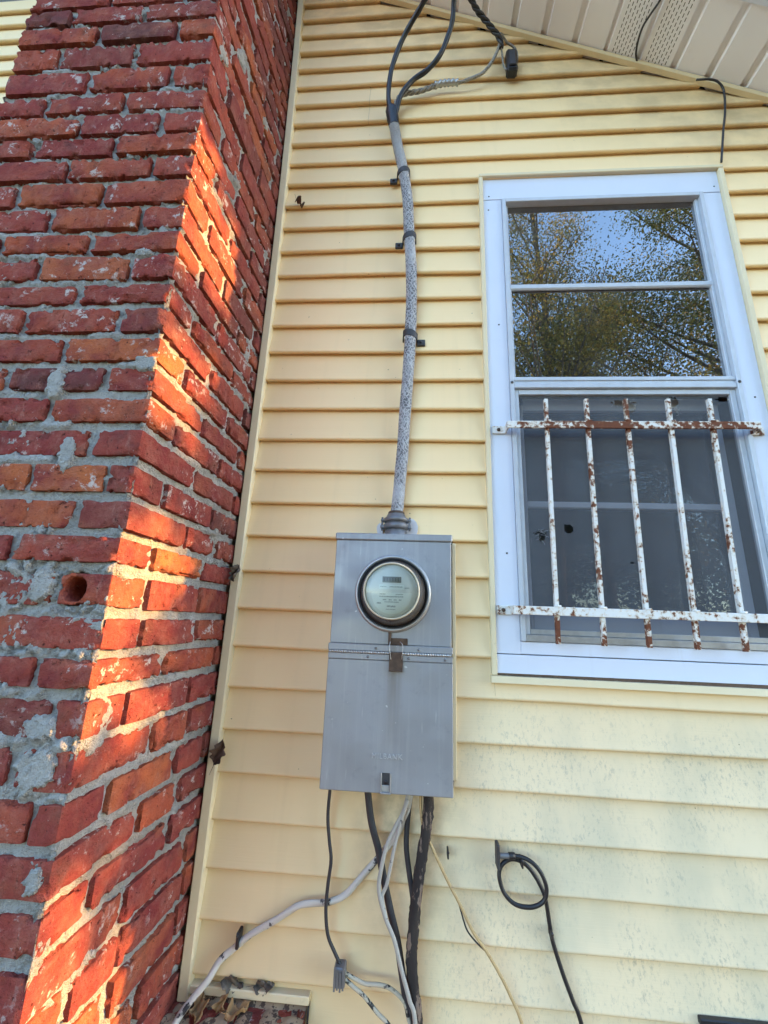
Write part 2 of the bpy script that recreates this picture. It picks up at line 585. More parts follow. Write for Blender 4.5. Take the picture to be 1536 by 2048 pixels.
def m_leaf(name, a, b, c_):
    t = NT(name)
    v = t.coord()
    n = t.noise(v, 1.1, 3)
    n2 = t.noise(v, 9, 2)
    c = t.mix(t.ramp(n, .35, .65), a, b)
    c = t.mix(t.ramp(n2, .52, .66), c, c_)
    t.set(c, .55, 0, .4)
    tl = t.n('ShaderNodeBsdfTranslucent')
    t.l(c, tl.inputs[0])
    mx = t.n('ShaderNodeMixShader'); mx.inputs[0].default_value = .35
    t.l(t.b.outputs[0], mx.inputs[1]); t.l(tl.outputs[0], mx.inputs[2])
    t.l(mx.outputs[0], t.out.inputs[0])
    return t.m

M = dict(
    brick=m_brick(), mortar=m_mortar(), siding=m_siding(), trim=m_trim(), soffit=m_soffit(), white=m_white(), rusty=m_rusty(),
    box=m_boxmetal(), braid=m_braid(), glass=m_glass(), glass2=m_glass('inner_window_glass', 1.7), clear=m_clear(), screen=m_screen(),
    black=simple('black_rubber', (.012, .013, .018), .45, var=.3),
    blackcable=simple('weathered_black_cable', (.030, .032, .040), .5, var=.4, scale=60),
    iron=simple('dark_iron', (.055, .055, .06), .6, .3, .4),
    alu=simple('dull_aluminium', (.42, .43, .44), .45, .7, .2, 60),
    storm=simple('milky_aluminium_frame', (.52, .56, .62), .45, .1, .12, 25),
    lead=simple('grey_die_cast', (.20, .205, .22), .55, .5, .3, 70),
    rust=simple('rusty_tag', (.10, .065, .045), .8, .2, .5, 90),
    strand=m_flecked('grey_wire_strand', (.30, .29, .27), (.10, .10, .10), .55, 200),
    whitecable=m_flecked('cracked_white_jacket', (.56, .54, .50), (.03, .03, .035), .60, 26, (1, 1, 1)),
    greycable=m_flecked('grey_jacket', (.40, .385, .35), (.12, .11, .10), .62, 60),
    copper=m_flecked('tan_insulation', (.50, .36, .18), (.22, .15, .09), .6, 50),
    tatter=m_flecked('tattered_tar_jacket', (.030, .025, .024), (.17, .125, .10), .54, 60, (1, 1, .3), .9),
    twotone=m_flecked('taped_black_white_lead', (.50, .46, .36), (.03, .03, .03), .53, 34, (1, 1, 1)),
    dark=simple('dark_interior', (.03, .03, .033), .9, var=.2, bump=0),
    inner=simple('room_plaster', (.16, .15, .14), .9, var=.1, bump=0),
    cream=simple('aged_cream_plastic', (.55, .50, .38), .4, var=.1),
    face=simple('pale_meter_dial', (.72, .73, .71), .35, var=.05, bump=0),
    label=simple('white_meter_label', (.78, .82, .80), .4, var=.04, bump=0),
    lcd=simple('grey_display', (.17, .165, .15), .3, var=.1, bump=0),
    lcdink=simple('display_segments', (.10, .095, .09), .4, var=.1, bump=0),
    ink=simple('faded_ink', (.30, .33, .34), .6, var=.1, bump=0),
    darkglass=simple('brown_smoked_cup', (.085, .072, .062), .25, var=.3),
    caulk=simple('white_caulk', (.66, .63, .64), .6, var=.1, scale=30),
    deadleaf=simple('dead_leaf', (.10, .055, .035), .8, var=.4, scale=30),
    greyleaf=simple('grey_dead_leaf', (.15, .125, .10), .8, var=.4, scale=60),
    tanleaf=simple('tan_dry_leaf', (.34, .20, .09), .7, var=.35, scale=50),
    litter=m_flecked('ledge_litter', (.36, .27, .18), (.075, .05, .04), .50, 60),
    roof=simple('asphalt_shingle', (.06, .058, .055), .95, var=.3, scale=20),
    bark=simple('grey_bark', (.11, .09, .07), .95, var=.4, scale=12),
    soil=simple('dark_debris', (.12, .075, .05), .95, var=.4, scale=120, bump=.8),
)
M['emboss'] = simple('worn_raised_steel', (.50, .52, .55), .4, .3, .2, 200)
M['leafA'] = m_leaf('yellowing_leaves', (.22, .19, .045), (.42, .32, .06), (.12, .12, .035))
M['leafB'] = m_leaf('green_leaves', (.075, .095, .025), (.18, .185, .045), (.36, .32, .07))
M['leafC'] = m_leaf('olive_leaves', (.08, .085, .028), (.17, .155, .04), (.28, .23, .055))

# ------------------------------------------------------------------ ground
def m_ground():
    t = NT('leaf_strewn_lawn')
    v = t.coord()
    c = t.mix(t.ramp(t.noise(v, .6, 6), .35, .65), (.05, .058, .025), (.10, .08, .045))
    c = t.mix(t.ramp(t.noise(v, 14, 5), .5, .7), c, (.13, .085, .045))
    t.set(c, .95, 0, .1)
    t.bump(t.noise(v, 25, 6), .6, .03)
    return t.m
g = MB()
n_ = 24
xs = [-200, -60, -20, -8, -4, 0, 4, 8, 20, 60, 200]
V = [(x, y, 0) for y in xs for x in xs]
k = len(xs)
g.add(V, [(j * k + i, j * k + i + 1, (j + 1) * k + i + 1, (j + 1) * k + i) for j in range(k - 1) for i in range(k - 1)])
tag(g.build('ground', m_ground()), kind='structure')

# ------------------------------------------------------------------ house
H = 0.1016                       # siding exposure
Z22 = 1.85
RK = 4.055                       # rake line z = RK - x / 2
XR = 1.50                        # right corner of the house
XRIDGE = -1.6
OH = 0.226
house = empty('house', (0.6, 0.0, 0.0), 'cream vinyl-sided house gable wall with eave and window, behind the meter', 'house')
WX0, WX1, WZ0, WZ1 = 0.302, 1.115, 1.388, 3.075       # opening in the siding
OX0, OX1, OZ0, OZ1 = 0.375, 1.052, 1.475, 2.985       # opening in the wall
def rk(x): return RK - .5 * x if x >= XRIDGE else RK - .5 * XRIDGE + .5 * (x - XRIDGE)
XL_ = 2 * XRIDGE - XR
w = MB()
w.prism([(XL_, .3), (OX0, .3), (OX0, rk(OX0)), (XRIDGE, rk(XRIDGE)), (XL_, rk(XL_))], 0.0, .14)
w.prism([(OX1, .3), (XR, .3), (XR, rk(XR)), (OX1, rk(OX1))], 0.0, .14)
w.prism([(OX0, .3), (OX1, .3), (OX1, OZ0), (OX0, OZ0)], .0, .14)
w.prism([(OX0, OZ1), (OX1, OZ1), (OX1, rk(OX1)), (OX0, rk(OX0))], .0, .14)
w.box(XR - .12, XR - .003, .143, 8, .3, rk(XR))
w.box(XL_, XL_ + .12, .143, 8, .3, rk(XR))
w.box(XL_, XR, 8.003, 8.1, .3, rk(XR))
w.box(XL_ + .05, XR - .05, .05, 8.1, 0, .297)
wall = w.build('wall', M['inner'], house)

CH_L, CH_F = -0.97, -0.482       # chimney left, front plane
def strip_x(z): return -.400 - .034 * max(0, (z - 2.4) / 1.76) ** 1.6
def board(i, x0, x1, zmax=None):
    """one course of lap siding; index i counts down the wall"""
    zb = Z22 + (22 - i) * H
    prof = [(H + .010, -.0012), (H * .75, -.0062), (H * .45, -.0105), (H * .2, -.0140), (.0085, -.0168), (.0066, -.0172), (.0040, -.0168), (.0016, -.0152), (.0001, -.0128), (.0004, -.0105), (.0062, -.0075), (.0072, -.0012)]
    n = max(2, int((x1 - x0) / .05))
    V, F = [], []
    U = np.linspace(0, 1, n + 1)
    X = x0 + (x1 - x0) * U
    wob = (fbm(np.c_[X * 2.2, np.full_like(X, i * 3.7), np.zeros_like(X)], 3, 5) - .5) * .0075
    wy = (fbm(np.c_[X * 3.1, np.full_like(X, i * 1.9), np.ones_like(X)], 3, 9) - .5) * .0036
    for q, (dz, dy) in enumerate(prof):
        for a in range(n + 1):
            z = zb + dz + wob[a]
            if zmax is not None: z = min(z, zmax - .0001 * q)
            xe = min(x1, (RK - .012 - z) / .5)
            x = x0 + (xe - x0) * U[a] if xe > x0 else x0
            V.append((x, dy * 1.22 + wy[a] - .0005, z))
    for q in range(len(prof) - 1):
        for a in range(n):
            b = q * (n + 1) + a
            F.append((b, b + n + 1, b + n + 2, b + 1))
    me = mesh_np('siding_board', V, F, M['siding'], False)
    sm = [True] * len(me.polygons)
    me.polygons.foreach_set('use_smooth', sm)
    try:
        me.set_sharp_from_angle(angle=R(35))
    except Exception:
        pass
    return child('siding_board', me, wall)

BX0, BX1, BZ0, BZ1 = -0.125, 0.206, 1.150, 1.752       # meter box cut-out
seams = {6: .0 - .112, 7: -.112, 27: None}
for i in range(-1, 37):
    zb = Z22 + (22 - i) * H
    zt = zb + H
    xend = min(XR - .01, (RK - zb) / .5)
    xs0 = strip_x(zb + H / 2) + .008
    spans = [(xs0, xend)]
    def cut(spans, a, b):
        o = []
        for s0, s1 in spans:
            if b <= s0 or a >= s1: o.append((s0, s1)); continue
            if a - s0 > .01: o.append((s0, a))
            if s1 - b > .01: o.append((b, s1))
        return o
    if zb < WZ1 - .02 and zt > WZ0 + .02: spans = cut(spans, WX0 + .004, WX1 - .004 + (.205 if i == 27 else 0))
    if zb < BZ1 - .02 and zt > BZ0 + .03: spans = cut(spans, BX0 + .004, BX1 - .004)
    if zt < .72: spans = cut(spans, -.5, -.118)
    elif zb < .71 < zt: pass
    if i in (6, 7): spans = cut(spans, -.1125, -.1119)
    if i in (30, 31): spans = cut(spans, 1.30, 1.3006)
    for s0, s1 in spans:
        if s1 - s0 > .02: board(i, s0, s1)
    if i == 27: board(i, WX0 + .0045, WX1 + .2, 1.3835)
    # left of the chimney
    if zb > 2.2:
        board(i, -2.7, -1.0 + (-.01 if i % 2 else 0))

# corner trim beside the chimney
t_ = MB()
zz = np.linspace(.69, 4.30, 40)
V, F = [], []
for z in zz:
    xc = strip_x(z)
    for x, y in ((-.016, 0), (-.016, -.030), (-.0135, -.0325), (.0065, -.0325), (.009, -.030), (.009, 0)):
        V.append((xc + x, y, z))
for a in range(len(zz) - 1):
    for b in range(5):
        F.append((a * 6 + b, a * 6 + b + 1, (a + 1) * 6 + b + 1, (a + 1) * 6 + b))
F.append((0, 5, 4, 3, 2, 1))
t_.add(V, F)
t_.build('corner_trim', M['trim'], house)

# rake trim along the eave line
def sloped(mb, x0, x1, y0, y1, d0, d1, n=1):
    """box following the rake; d measured downwards from the rake line"""
    V = []
    for x in (x0, x1):
        for y in (y0, y1):
            for d in (d0, d1):
                V.append((x, y, rk(x) - d))
    mb.add(V, [(0, 1, 3, 2), (4, 6, 7, 5), (0, 4, 5, 1), (2, 3, 7, 6), (0, 2, 6, 4), (1, 5, 7, 3)])
t_ = MB()
sloped(t_, -1.55, 1.53, -.034, -.0175, .003, .024)
t_.build('rake_trim', M['trim'], house)

# soffit planks
sof = MB()
sloped(sof, XRIDGE, XR + .1, -OH + .01, .10, -.09, -.075)
soff = sof.build('soffit', M['dark'], house)
PW = .1135
x_first = .8925 - 22 * PW
for q in range(33):
    x0 = x_first + q * PW
    x1 = x0 + PW
    if x1 > XR + .12: break
    gv = .021
    mb = MB()
    def pt(x, y, d): return (x, y, rk(x) - d)
    vent = q in (21, 22)
    # flat face, bevel up, groove floor
    if not vent:
        prof = [(x0 + .0005, -.012), (x0 + .0005, -.001), (x0 + gv * .8, -.001), (x0 + gv, -.010 + .0105), (x0 + gv, .0), (x1 - .0008, .0), (x1 - .0008, -.012)]
        prof = [(x0 + .0005, -.010), (x0 + gv, -.010), (x0 + gv + .003, .0), (x1 - .001, .0), (x1 - .0005, -.010)]
        V = [pt(x, y, d) for y in (-OH, .0) for x, d in prof]
        m_ = len(prof)
        F = [(a, a + 1, a + 1 + m_, a + m_) for a in range(m_ - 1)]
        mb.add(V, F)
    else:
        mb.add([pt(x, y, d) for y in (-OH, 0) for x, d in ((x0 + .0005, -.010), (x0 + .012, -.010), (x0 + .015, 0))], [(0, 1, 4, 3), (1, 2, 5, 4)])
        mb.add([pt(x, y, d) for y in (-OH, 0) for x, d in ((x1 - .001, 0), (x1 - .0005, -.010))], [(0, 1, 3, 2)])
        # perforated face: rows of slots running outwards
        xa, xb = x0 + .015, x1 - .001
        lanes = 9
        lw = (xb - xa) / lanes
        for L in range(lanes):
            a0 = xa + L * lw
            s0, s1 = a0 + lw * .39, a0 + lw * .61
            mb.add([pt(a0, -OH, 0), pt(s0, -OH, 0), pt(s0, 0, 0), pt(a0, 0, 0)], [(0, 1, 2, 3)])
            mb.add([pt(s1, -OH, 0), pt(a0 + lw, -OH, 0), pt(a0 + lw, 0, 0), pt(s1, 0, 0)], [(0, 1, 2, 3)])
            sp_, ln = .0165, .0105
            off = (L % 2) * sp_ / 2
            y = -OH
            prev = -OH
            y = -OH + .006 + off
            edge = (L in (0, lanes - 1))
            while y + ln < -.012 and not edge:
                mb.add([pt(s0, prev, 0), pt(s1, prev, 0), pt(s1, y, 0), pt(s0, y, 0)], [(0, 1, 2, 3)])
                for (ya, yb) in ((y, y), (y + ln, y + ln)):
                    pass
                prev = y + ln
                y += sp_
            mb.add([pt(s0, prev, 0), pt(s1, prev, 0), pt(s1, 0, 0), pt(s0, 0, 0)], [(0, 1, 2, 3)])
    mb.build('soffit_panel', M['soffit'], soff)
fa = MB()
sloped(fa, XRIDGE, XR + .12, -OH - .022, -OH - .001, -.13, .006)
fa.build('fascia_board', M['white'], house)
rf = MB()
sloped(rf, XRIDGE, XR + .13, -OH - .05, 8.2, -.16, -.132)
V = [(2 * XRIDGE - v[0], v[1], v[2]) for v in rf.v]
rf.add(V, [tuple(reversed(f)) for f in rf.f])
sloped(rf, 2 * XRIDGE - XR - .1, XRIDGE - .01, -OH, .0, -.0, -.05)
sloped(rf, XR + .09, XR + .11, -OH - .02, 8.2, -.13, .01)
rf.build('roof', M['roof'], house)

# channels round the window opening and the meter box
t_ = MB()
yj = -.026
t_.box(.2985, .3125, yj, -.002, 1.403, 3.068, .002)                # left
t_.build('window_channel', M['trim'], house)
t_ = MB()
t_.box(1.108, 1.1235, yj, -.002, 1.403, 3.068, .002)
t_.build('window_channel', M['trim'], house)
t_ = MB()
t_.box(.2985, 1.1235, yj - .0006, -.002, 3.0685, 3.082, .002)
t_.build('window_channel', M['trim'], house)
t_ = MB()
t_.add([(.296, -.031, 1.402), (1.13, -.031, 1.399), (1.13, -.033, 1.383), (.296, -.033, 1.386), (.296, -.002, 1.402), (1.13, -.002, 1.399), (1.13, -.002, 1.379), (.296, -.002, 1.382)],
       [(0, 3, 2, 1), (0, 1, 5, 4), (3, 7, 6, 2), (0, 4, 7, 3), (1, 2, 6, 5)])
t_.build('window_channel', M['trim'], house)
for x0, x1 in ((-.1255, -.1155), (.1985, .2085)):
    t_ = MB(); t_.box(x0, x1, -.024, -.002, 1.158, 1.742, .0015); t_.build('box_channel', M['trim'], house)
t_ = MB(); t_.box(-.398, -.1185, -.026, -.002, .700, .7165, .002); t_.build('base_trim_and_gap', M['trim'], house)
t_ = MB(); t_.box(-.121, -.1185, -.024, -.002, .3, .699); t_.build('base_trim_and_gap', M['dark'], house)  # dark strip standing in for the shaded gap beside the ledge

# ------------------------------------------------------------------ window
win = bpy.data.objects.new('window', None)
put(win, house)
win.location = (0.11, 0, 1.4)
def wpart(name, mat, *boxes, bev=.0012):
    mb = MB()
    for b in boxes: mb.box(*b, bev)
    return mb.build(name, M[mat], win)
# casing boards (painted)
wpart('casing_board', 'white', (.313, .377, -.013, .0, 1.456, 2.974))
wpart('casing_board', 'white', (1.048, 1.1075, -.013, .0, 1.456, 2.974))
wpart('casing_board', 'white', (.313, 1.1075, -.0135, .0, 2.976, 3.068))
wpart('sill', 'white', (.313, 1.1075, -.0165, .0, 1.4075, 1.454))
wpart('sill_nose', 'white', (.377, 1.048, -.0125, .06, 1.4565, 1.488))
# storm window frame
wpart('storm_frame', 'storm', (.3775, .390, -.020, .02, 1.489, 2.973))
wpart('storm_frame', 'storm', (1.0345, 1.0475, -.020, .02, 1.489, 2.973))
wpart('storm_frame', 'storm', (.3905, 1.034, -.020, .02, 2.958, 2.973))
wpart('storm_frame', 'alu', (.3905, 1.034, -.018, .02, 1.489, 1.506))
wpart('meeting_rail', 'storm', (.3905, 1.034, -.0165, .014, 2.2555, 2.268), (.3905, 1.034, -.0135, .014, 2.246, 2.2552), (.3905, 1.034, -.0175, .014, 2.2305, 2.2457))
wpart('muntin', 'storm', (.3905, 1.034, -.0075, .006, 2.600, 2.622), bev=.004)
wpart('sash_stile', 'storm', (.3905, .3985, -.006, .012, 2.2685, 2.9575))
wpart('sash_stile', 'storm', (1.0255, 1.034, -.006, .012, 2.2685, 2.9575))
for z0, z1 in ((2.623, 2.957), (2.269, 2.599)):
    p_ = MB(); p_.box(.399, 1.025, .004, .007, z0, z1); p_.build('pane', M['glass'], win)
# screen frame
wpart('screen_frame', 'storm', (.3915, .4045, -.008, .008, 1.5065, 2.229))
wpart('screen_frame', 'storm', (1.018, 1.033, -.008, .008, 1.5065, 2.229))
wpart('screen_frame', 'storm', (.405, 1.0175, -.008, .008, 2.213, 2.229))
wpart('screen_frame', 'alu', (.405, 1.0175, -.008, .008, 1.5065, 1.5205))
# torn insect screen
nx, nz = 124, 138
gx = np.linspace(.4045, 1.018, nx); gz = np.linspace(1.5205, 2.213, nz)
V = []
for z in gz:
    for x in gx:
        b = .0025 * math.sin(math.pi * (x - .4045) / .6135) * math.sin(math.pi * (z - 1.52) / .69)
        V.append((x, .001 + b * 1.0, z))
rngs = random.Random(4)
holes = [(.452, 1.775, .010, .017), (.442, 1.782, .010, .006), (.5265, 1.797, .012, .012), (.69, 1.707, .008, .003), (.715, 2.188, .034, .010), (.735, 2.176, .014, .018), (.858, 2.190, .015, .018), (.866, 2.165, .006, .014), (1.0, 2.20, .02, .006)]
F = []
for j in range(nz - 1):
    for i in range(nx - 1):
        x, z = (gx[i] + gx[i + 1]) / 2, (gz[j] + gz[j + 1]) / 2
        kill = False
        for hx, hz, a, b in holes:
            e = ((x - hx) / a) ** 2 + ((z - hz) / b) ** 2
            if hx == .5265: e = max(abs(x - hx) / a, abs(z - hz) / b) ** 2
            if e < 1 + rngs.uniform(-.35, .35): kill = True
        if not kill:
            q = j * nx + i
            F.append((q, q + 1, q + nx + 1, q + nx))
child('screen', mesh_np('screen', V, F, M['screen']), win)
# frayed threads round the tears
fr = MB()
for hx, hz, a, b in holes[:2] + holes[4:8]:
    for _ in range(16):
        an = rngs.uniform(0, 6.28)
        p0 = (hx + a * math.cos(an), .0, hz + b * math.sin(an))
        p1 = (p0[0] + rngs.uniform(-.012, .012), -.004, p0[2] + rngs.uniform(-.014, .006))
        fr.tube([p0, ((p0[0] + p1[0]) / 2 + .002, -.003, (p0[2] + p1[2]) / 2), p1], .00035, 4, 3)
fr.build('screen_fray', M['alu'], win)
# inner wooden sash behind the screen
wpart('inner_sash', 'white', (.405, .430, .05, .085, 1.52, 2.21), (.995, 1.02, .05, .085, 1.52, 2.21), (.4305, .9945, .05, .085, 1.872, 1.890), (.4305, .9945, .05, .085, 1.52, 1.56), (.4305, .9945, .05, .085, 2.19, 2.23))
for z0, z1 in ((1.561, 1.871), (1.891, 2.189)):
    p_ = MB(); p_.box(.431, .994, .064, .067, z0, z1); p_.build('pane', M['glass2'], win)
cu = MB()
cu.box(.36, 1.06, .30, .302, 1.45, 2.99)
cu.build('dark_backdrop', M['dark'], win)  # dark sheet standing in for the unlit room behind the panes
sc = MB()
for x in (.3835, 1.0405): sc.lathe([(.0045, -.0203), (.0045, -.0215), (.0001, -.022)], x, 2.247, 14)
for x, z in ((.331, 2.93), (.352, 2.46), (.35, 1.72), (1.08, 2.20), (.334, 2.99), (1.09, 3.0), (1.076, 1.9)): sc.lathe([(.0028, -.0132), (.0026, -.0142), (.0001, -.0146)], x, z, 10)
sc.build('screw', M['iron'], win)
# rough gap under the sill
gp = MB()
rg = random.Random(2)
top, bot = [], []
for a in np.linspace(.314, 1.107, 60):
    o = .0035 + .006 * smooth(np.array(a), .4, .9)
    top.append((a, -.0168, 1.4085 - .0005 * rg.random())); bot.append((a, -.0168, 1.4085 - o - rg.random() * .003))
gp.add(top + bot, [(i, i + 1, i + 61, i + 60) for i in range(59)])
gp.build('sill_gap', M['soil'], win)

# ------------------------------------------------------------------ chimney
BEDS = [3.1185, 3.0456, 2.9714, 2.8798, 2.7902, 2.7163, 2.6369, 2.5691, 2.4923, 2.4168, 2.343, 2.2807, 2.206, 2.1455, 2.074, 2.0044, 1.9388, 1.8704, 1.7999, 1.7284, 1.6613, 1.5964, 1.5224, 1.4531, 1.3881, 1.3157, 1.2417, 1.1703, 1.1012, 1.0314]
while BEDS[-1] > .25: BEDS.append(round(BEDS[-1] - .071, 4))
up = []
z = BEDS[0]
while z < 4.75:
    z += .0745
    up.append(round(z, 4))
NUP = len(up)
BEDS = up[::-1] + BEDS           # descending bed-joint heights; row k lies between BEDS[k] and BEDS[k+1]
def lean(z):
    return -.424 - .026 * ((z - 1.9) / 1.15) ** 2 if z > 1.9 else -.424 - .010 * ((1.9 - z) / .9) ** 2
def side_x(z, y):
    t = min(1, max(0, y / CH_F))
    return lean(z) * t + (strip_x(z) - .0185) * (1 - t)
chim = empty('brick_chimney', (-.70, -.24, 0), 'red brick chimney with crumbling mortar beside the cream siding', 'chimney')

BL, BD, BH = .198, .094, .056
def make_brick(seed, L=BL, D=BD, Hh=BH, chip=1.0, hole=None, fine=1):
    nx, ny, nz = (18 * fine, 8, 6 * fine) if fine > 1 else (max(8, int(L / .0066)), 12, 10)
    def face(a, b):
        return np.stack(np.meshgrid(np.linspace(-1, 1, a + 1), np.linspace(-1, 1, b + 1), indexing='ij'), -1).reshape(-1, 2)
    V, F = [], []
    def addface(ax, sgn, a, b):
        st = sum(len(q) for q in V)
        uv = face(a, b)
        P = np.zeros((len(uv), 3))
        o = [k for k in range(3) if k != ax]
        P[:, o[0]] = uv[:, 0]; P[:, o[1]] = uv[:, 1]; P[:, ax] = sgn
        V.append(P)
        flip = (sgn > 0) != (ax == 1)
        for i in range(a):
            for j in range(b):
                q = (st + i * (b + 1) + j, st + (i + 1) * (b + 1) + j, st + (i + 1) * (b + 1) + j + 1, st + i * (b + 1) + j + 1)
                F.append(q if flip else q[::-1])
    addface(1, -1, nx, nz); addface(1, 1, nx, nz)
    addface(0, -1, ny, nz); addface(0, 1, ny, nz)
    addface(2, -1, nx, ny); addface(2, 1, nx, ny)
    P = np.vstack(V)
    half = np.array([L / 2, D / 2, Hh / 2])
    r = .0035
    Q = P * half
    core = np.clip(Q, -(half - r), half - r)
    dlt = Q - core
    ln = np.linalg.norm(dlt, axis=1)
    nrm = np.where(ln[:, None] > 1e-9, dlt / np.maximum(ln[:, None], 1e-9), P)
    Q = core + nrm * np.minimum(ln, r)[:, None]
    # shared positions keep the same noise, so seams stay closed
    e = (half - np.abs(P * half))
    es = np.sort(e, axis=1)
    edge = np.exp(-(es[:, 1] / .010) ** 2)
    n1 = fbm(Q * 22 + seed * 7.1, 3, seed) - .5
    n2 = fbm(Q * 120 + seed * 3.3, 3, seed + 5) - .5
    ch = smooth(fbm(Q * 55 + seed * 1.7, 3, seed + 11), .55, .62) * edge * .0075 * chip
    gouge = smooth(fbm(Q * 34 + seed * 5.7, 3, seed + 17), .66, .72) * .0035 * chip
    Q = Q + nrm * (n1 * .0042 + n2 * .0024 * (1 - .75 * edge) - ch - gouge)[:, None]
    if hole:
        hx, hz, hr, dep = hole
        d = np.hypot(Q[:, 0] - hx, Q[:, 2] - hz)
        m_ = (P[:, 1] < -.99)
        dd = np.where(m_, dep * smooth(hr - d + .002 * n1, -.001, .0045), 0)
        Q[:, 1] += dd
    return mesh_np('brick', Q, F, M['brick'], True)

rb = random.Random(11)
variants = [make_brick(s, chip=.5 + .9 * rb.random()) for s in range(12)]
halves = [make_brick(40 + s, L=.110, chip=.5 + .9 * rb.random()) for s in range(6)]
bats = [make_brick(60 + s, L=.060, chip=.5 + .9 * rb.random()) for s in range(4)]
stuff_v, stuff_f = [], []
front_visible_top = 3.25
count = 0
PH = {}
def lay(cx, cy, cz, length, hgt, rot, row, real):
    global count
    if length > .15: me, sx = variants[rb.randrange(12)], length / BL
    elif length > .08: me, sx = halves[rb.randrange(6)], length / .110
    else: me, sx = bats[rb.randrange(4)], length / .060
    sz = hgt / BH
    cx += rb.uniform(-.001, .001); cy += rb.uniform(-.0018, .0018)
    M4 = Matrix.Translation((cx, cy, cz)) @ Matrix.Rotation(R(rot + rb.uniform(-.6, .6)), 4, 'Z') @ Matrix.Rotation(R(rb.uniform(-.5, .5)), 4, 'Y')
    flip = rb.choice((0, 180))
    M4 = M4 @ Matrix.Rotation(R(flip), 4, 'Z') @ Matrix.Diagonal((sx, 1, sz, 1))
    if real:
        o = bpy.data.objects.new('brick', me)
        put(o, chim)
        o.matrix_local = Matrix.Translation(-chim.location) @ M4
        count += 1
        return o
    b = sum(len(q) for q in stuff_v)
    co = np.empty(len(me.vertices) * 3); me.vertices.foreach_get('co', co); co = co.reshape(-1, 3)
    A = np.array(M4)
    stuff_v.append(co @ A[:3, :3].T + A[:3, 3])
    stuff_f.append(np.array([list(p.vertices) for p in me.polygons]) + b)

hole_me = make_brick(77, L=BD, chip=.6, hole=(-.019, .0, .0215, .060), fine=3)
JT = .0148
FRONT_J = {25: [-.058], 27: [-.05], 19: [-.052]}     # extra cut joints seen in single rows
for k in range(len(BEDS) - 1):
    zt, zb = BEDS[k], BEDS[k + 1]
    r_ = k - NUP + 1              # row number as counted down from the picture's top
    hgt = zt - zb - JT * rb.uniform(.8, 1.25)
    zc = (zt + zb) / 2 + rb.uniform(-.0015, .0015)
    xc = lean(zc) + rb.uniform(-.003, .003)
    yf = CH_F + rb.uniform(-.002, .002)
    xl = xc - .545
    odd = r_ % 2 == 1
    real_f = .93 < zc < 3.22
    real_s = .63 < zc < 4.12
    # corner brick
    if odd:
        fx = xc - BL
        js = FRONT_J.get(r_)
        if js:
            lay(xc + js[0] / 2, yf + BD / 2, zc, -js[0] - .004, hgt, 0, r_, real_s)
            lay(xc + (js[0] - BL) / 2 - .004, yf + BD / 2, zc, BL + js[0] - .004, hgt, 0, r_, real_f)
        else:
            lay(xc - BL / 2, yf + BD / 2, zc, BL, hgt, 0, r_, real_s)
        sy = yf + BD
    else:
        fx = xc - BD
        if r_ == 22:
            o = lay(xc - BL / 2 + .004, yf + BD / 2, zc, BL, hgt, 0, r_, True)
            o.data = hole_me
            o.matrix_local = Matrix.Translation(-chim.location) @ Matrix.Translation((xc - BD / 2, yf + BD / 2, zc))
            fx = xc - BD
            sy = yf + BD
        else:
            lay(xc - BD / 2, yf + BL / 2, zc, BL, hgt, 90, r_, real_s)
            sy = yf + BL
    # front run
    x = fx - JT
    while x - xl > .03:
        L = min(BL * rb.uniform(.97, 1.02), x - xl)
        if x - L - xl < .04: L = x - xl
        lay(x - L / 2, yf + BD / 2, zc, L, hgt, 0, r_, real_f)
        x -= L + JT * rb.uniform(.8, 1.4)
    # side run
    y = sy + JT
    while y < -.03:
        L = BL * rb.uniform(.92, 1.03)
        if r_ > 18 and rb.random() < .35: L = BD * rb.uniform(1.0, 1.35)
        if y + L > -.012: L = -.012 - y
        if -.012 - (y + L) < .035: L = -.012 - y
        lay(side_x(zc, y + L / 2) - BD / 2 + rb.uniform(-.002, .002), y + L / 2, zc, L, hgt, 90 + math.degrees(math.atan2(lean(zc) - strip_x(zc) + .0185, .482)), r_, real_s)
        y += L + JT * rb.uniform(.8, 1.5)
    # hidden left side
    y = yf + (BD if odd else BL) + JT
    while y < -.03:
        L = min(BL, -.012 - y)
        lay(xl + BD / 2, y + L / 2, zc, L, hgt, 90, r_, False)
        y += L + JT
# shoulder of the chimney base that meets the siding, under the base trim
for row, zt in enumerate((.688, .617, .546, .475)):
    x = lean(.7) + .004 + (.0 if row % 2 else -.05)
    while x < -.135:
        L = min(BL * .52, -.126 - x)
        lay(x + L / 2, -.042, zt - .028, L, .056, 0, 40, row == 0)
        x += L + .012
sv = np.vstack(stuff_v); sf = np.vstack(stuff_f)
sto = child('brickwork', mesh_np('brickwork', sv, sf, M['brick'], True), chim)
sto['kind'] = 'stuff'

# mortar: one rough sheet round the stack, squeezed out over some brick edges
path = []
for y in np.linspace(0, CH_F, 16): path.append((-.545, y, -1, 0))
for x in np.linspace(-.545, 0, 172)[1:-1]: path.append((x, CH_F, 0, -1))
for y in np.linspace(CH_F, 0, 152): path.append((0, y, 1, 0))
path = np.array(path)
path[15, 2:] = (-.7, -.7); path[186, 2:] = (.7, -.7)
zs = np.concatenate([np.arange(.30, .66, .01), np.arange(.66, 3.2, .0032), np.arange(3.2, 4.72, .006)])
PX, ZZ = np.meshgrid(np.arange(len(path)), zs)
PX = PX.ravel(); ZZ = ZZ.ravel()
base = path[PX]
LE = np.array([lean(z) for z in zs])
by = base[:, 1]
SX = np.array([strip_x(z) - .0185 for z in zs])
tt = np.where(base[:, 2] > .5, np.clip(by / CH_F, 0, 1), 1.0)
bx = base[:, 0] + np.repeat(LE, len(path)) * tt + np.repeat(SX, len(path)) * (1 - tt)
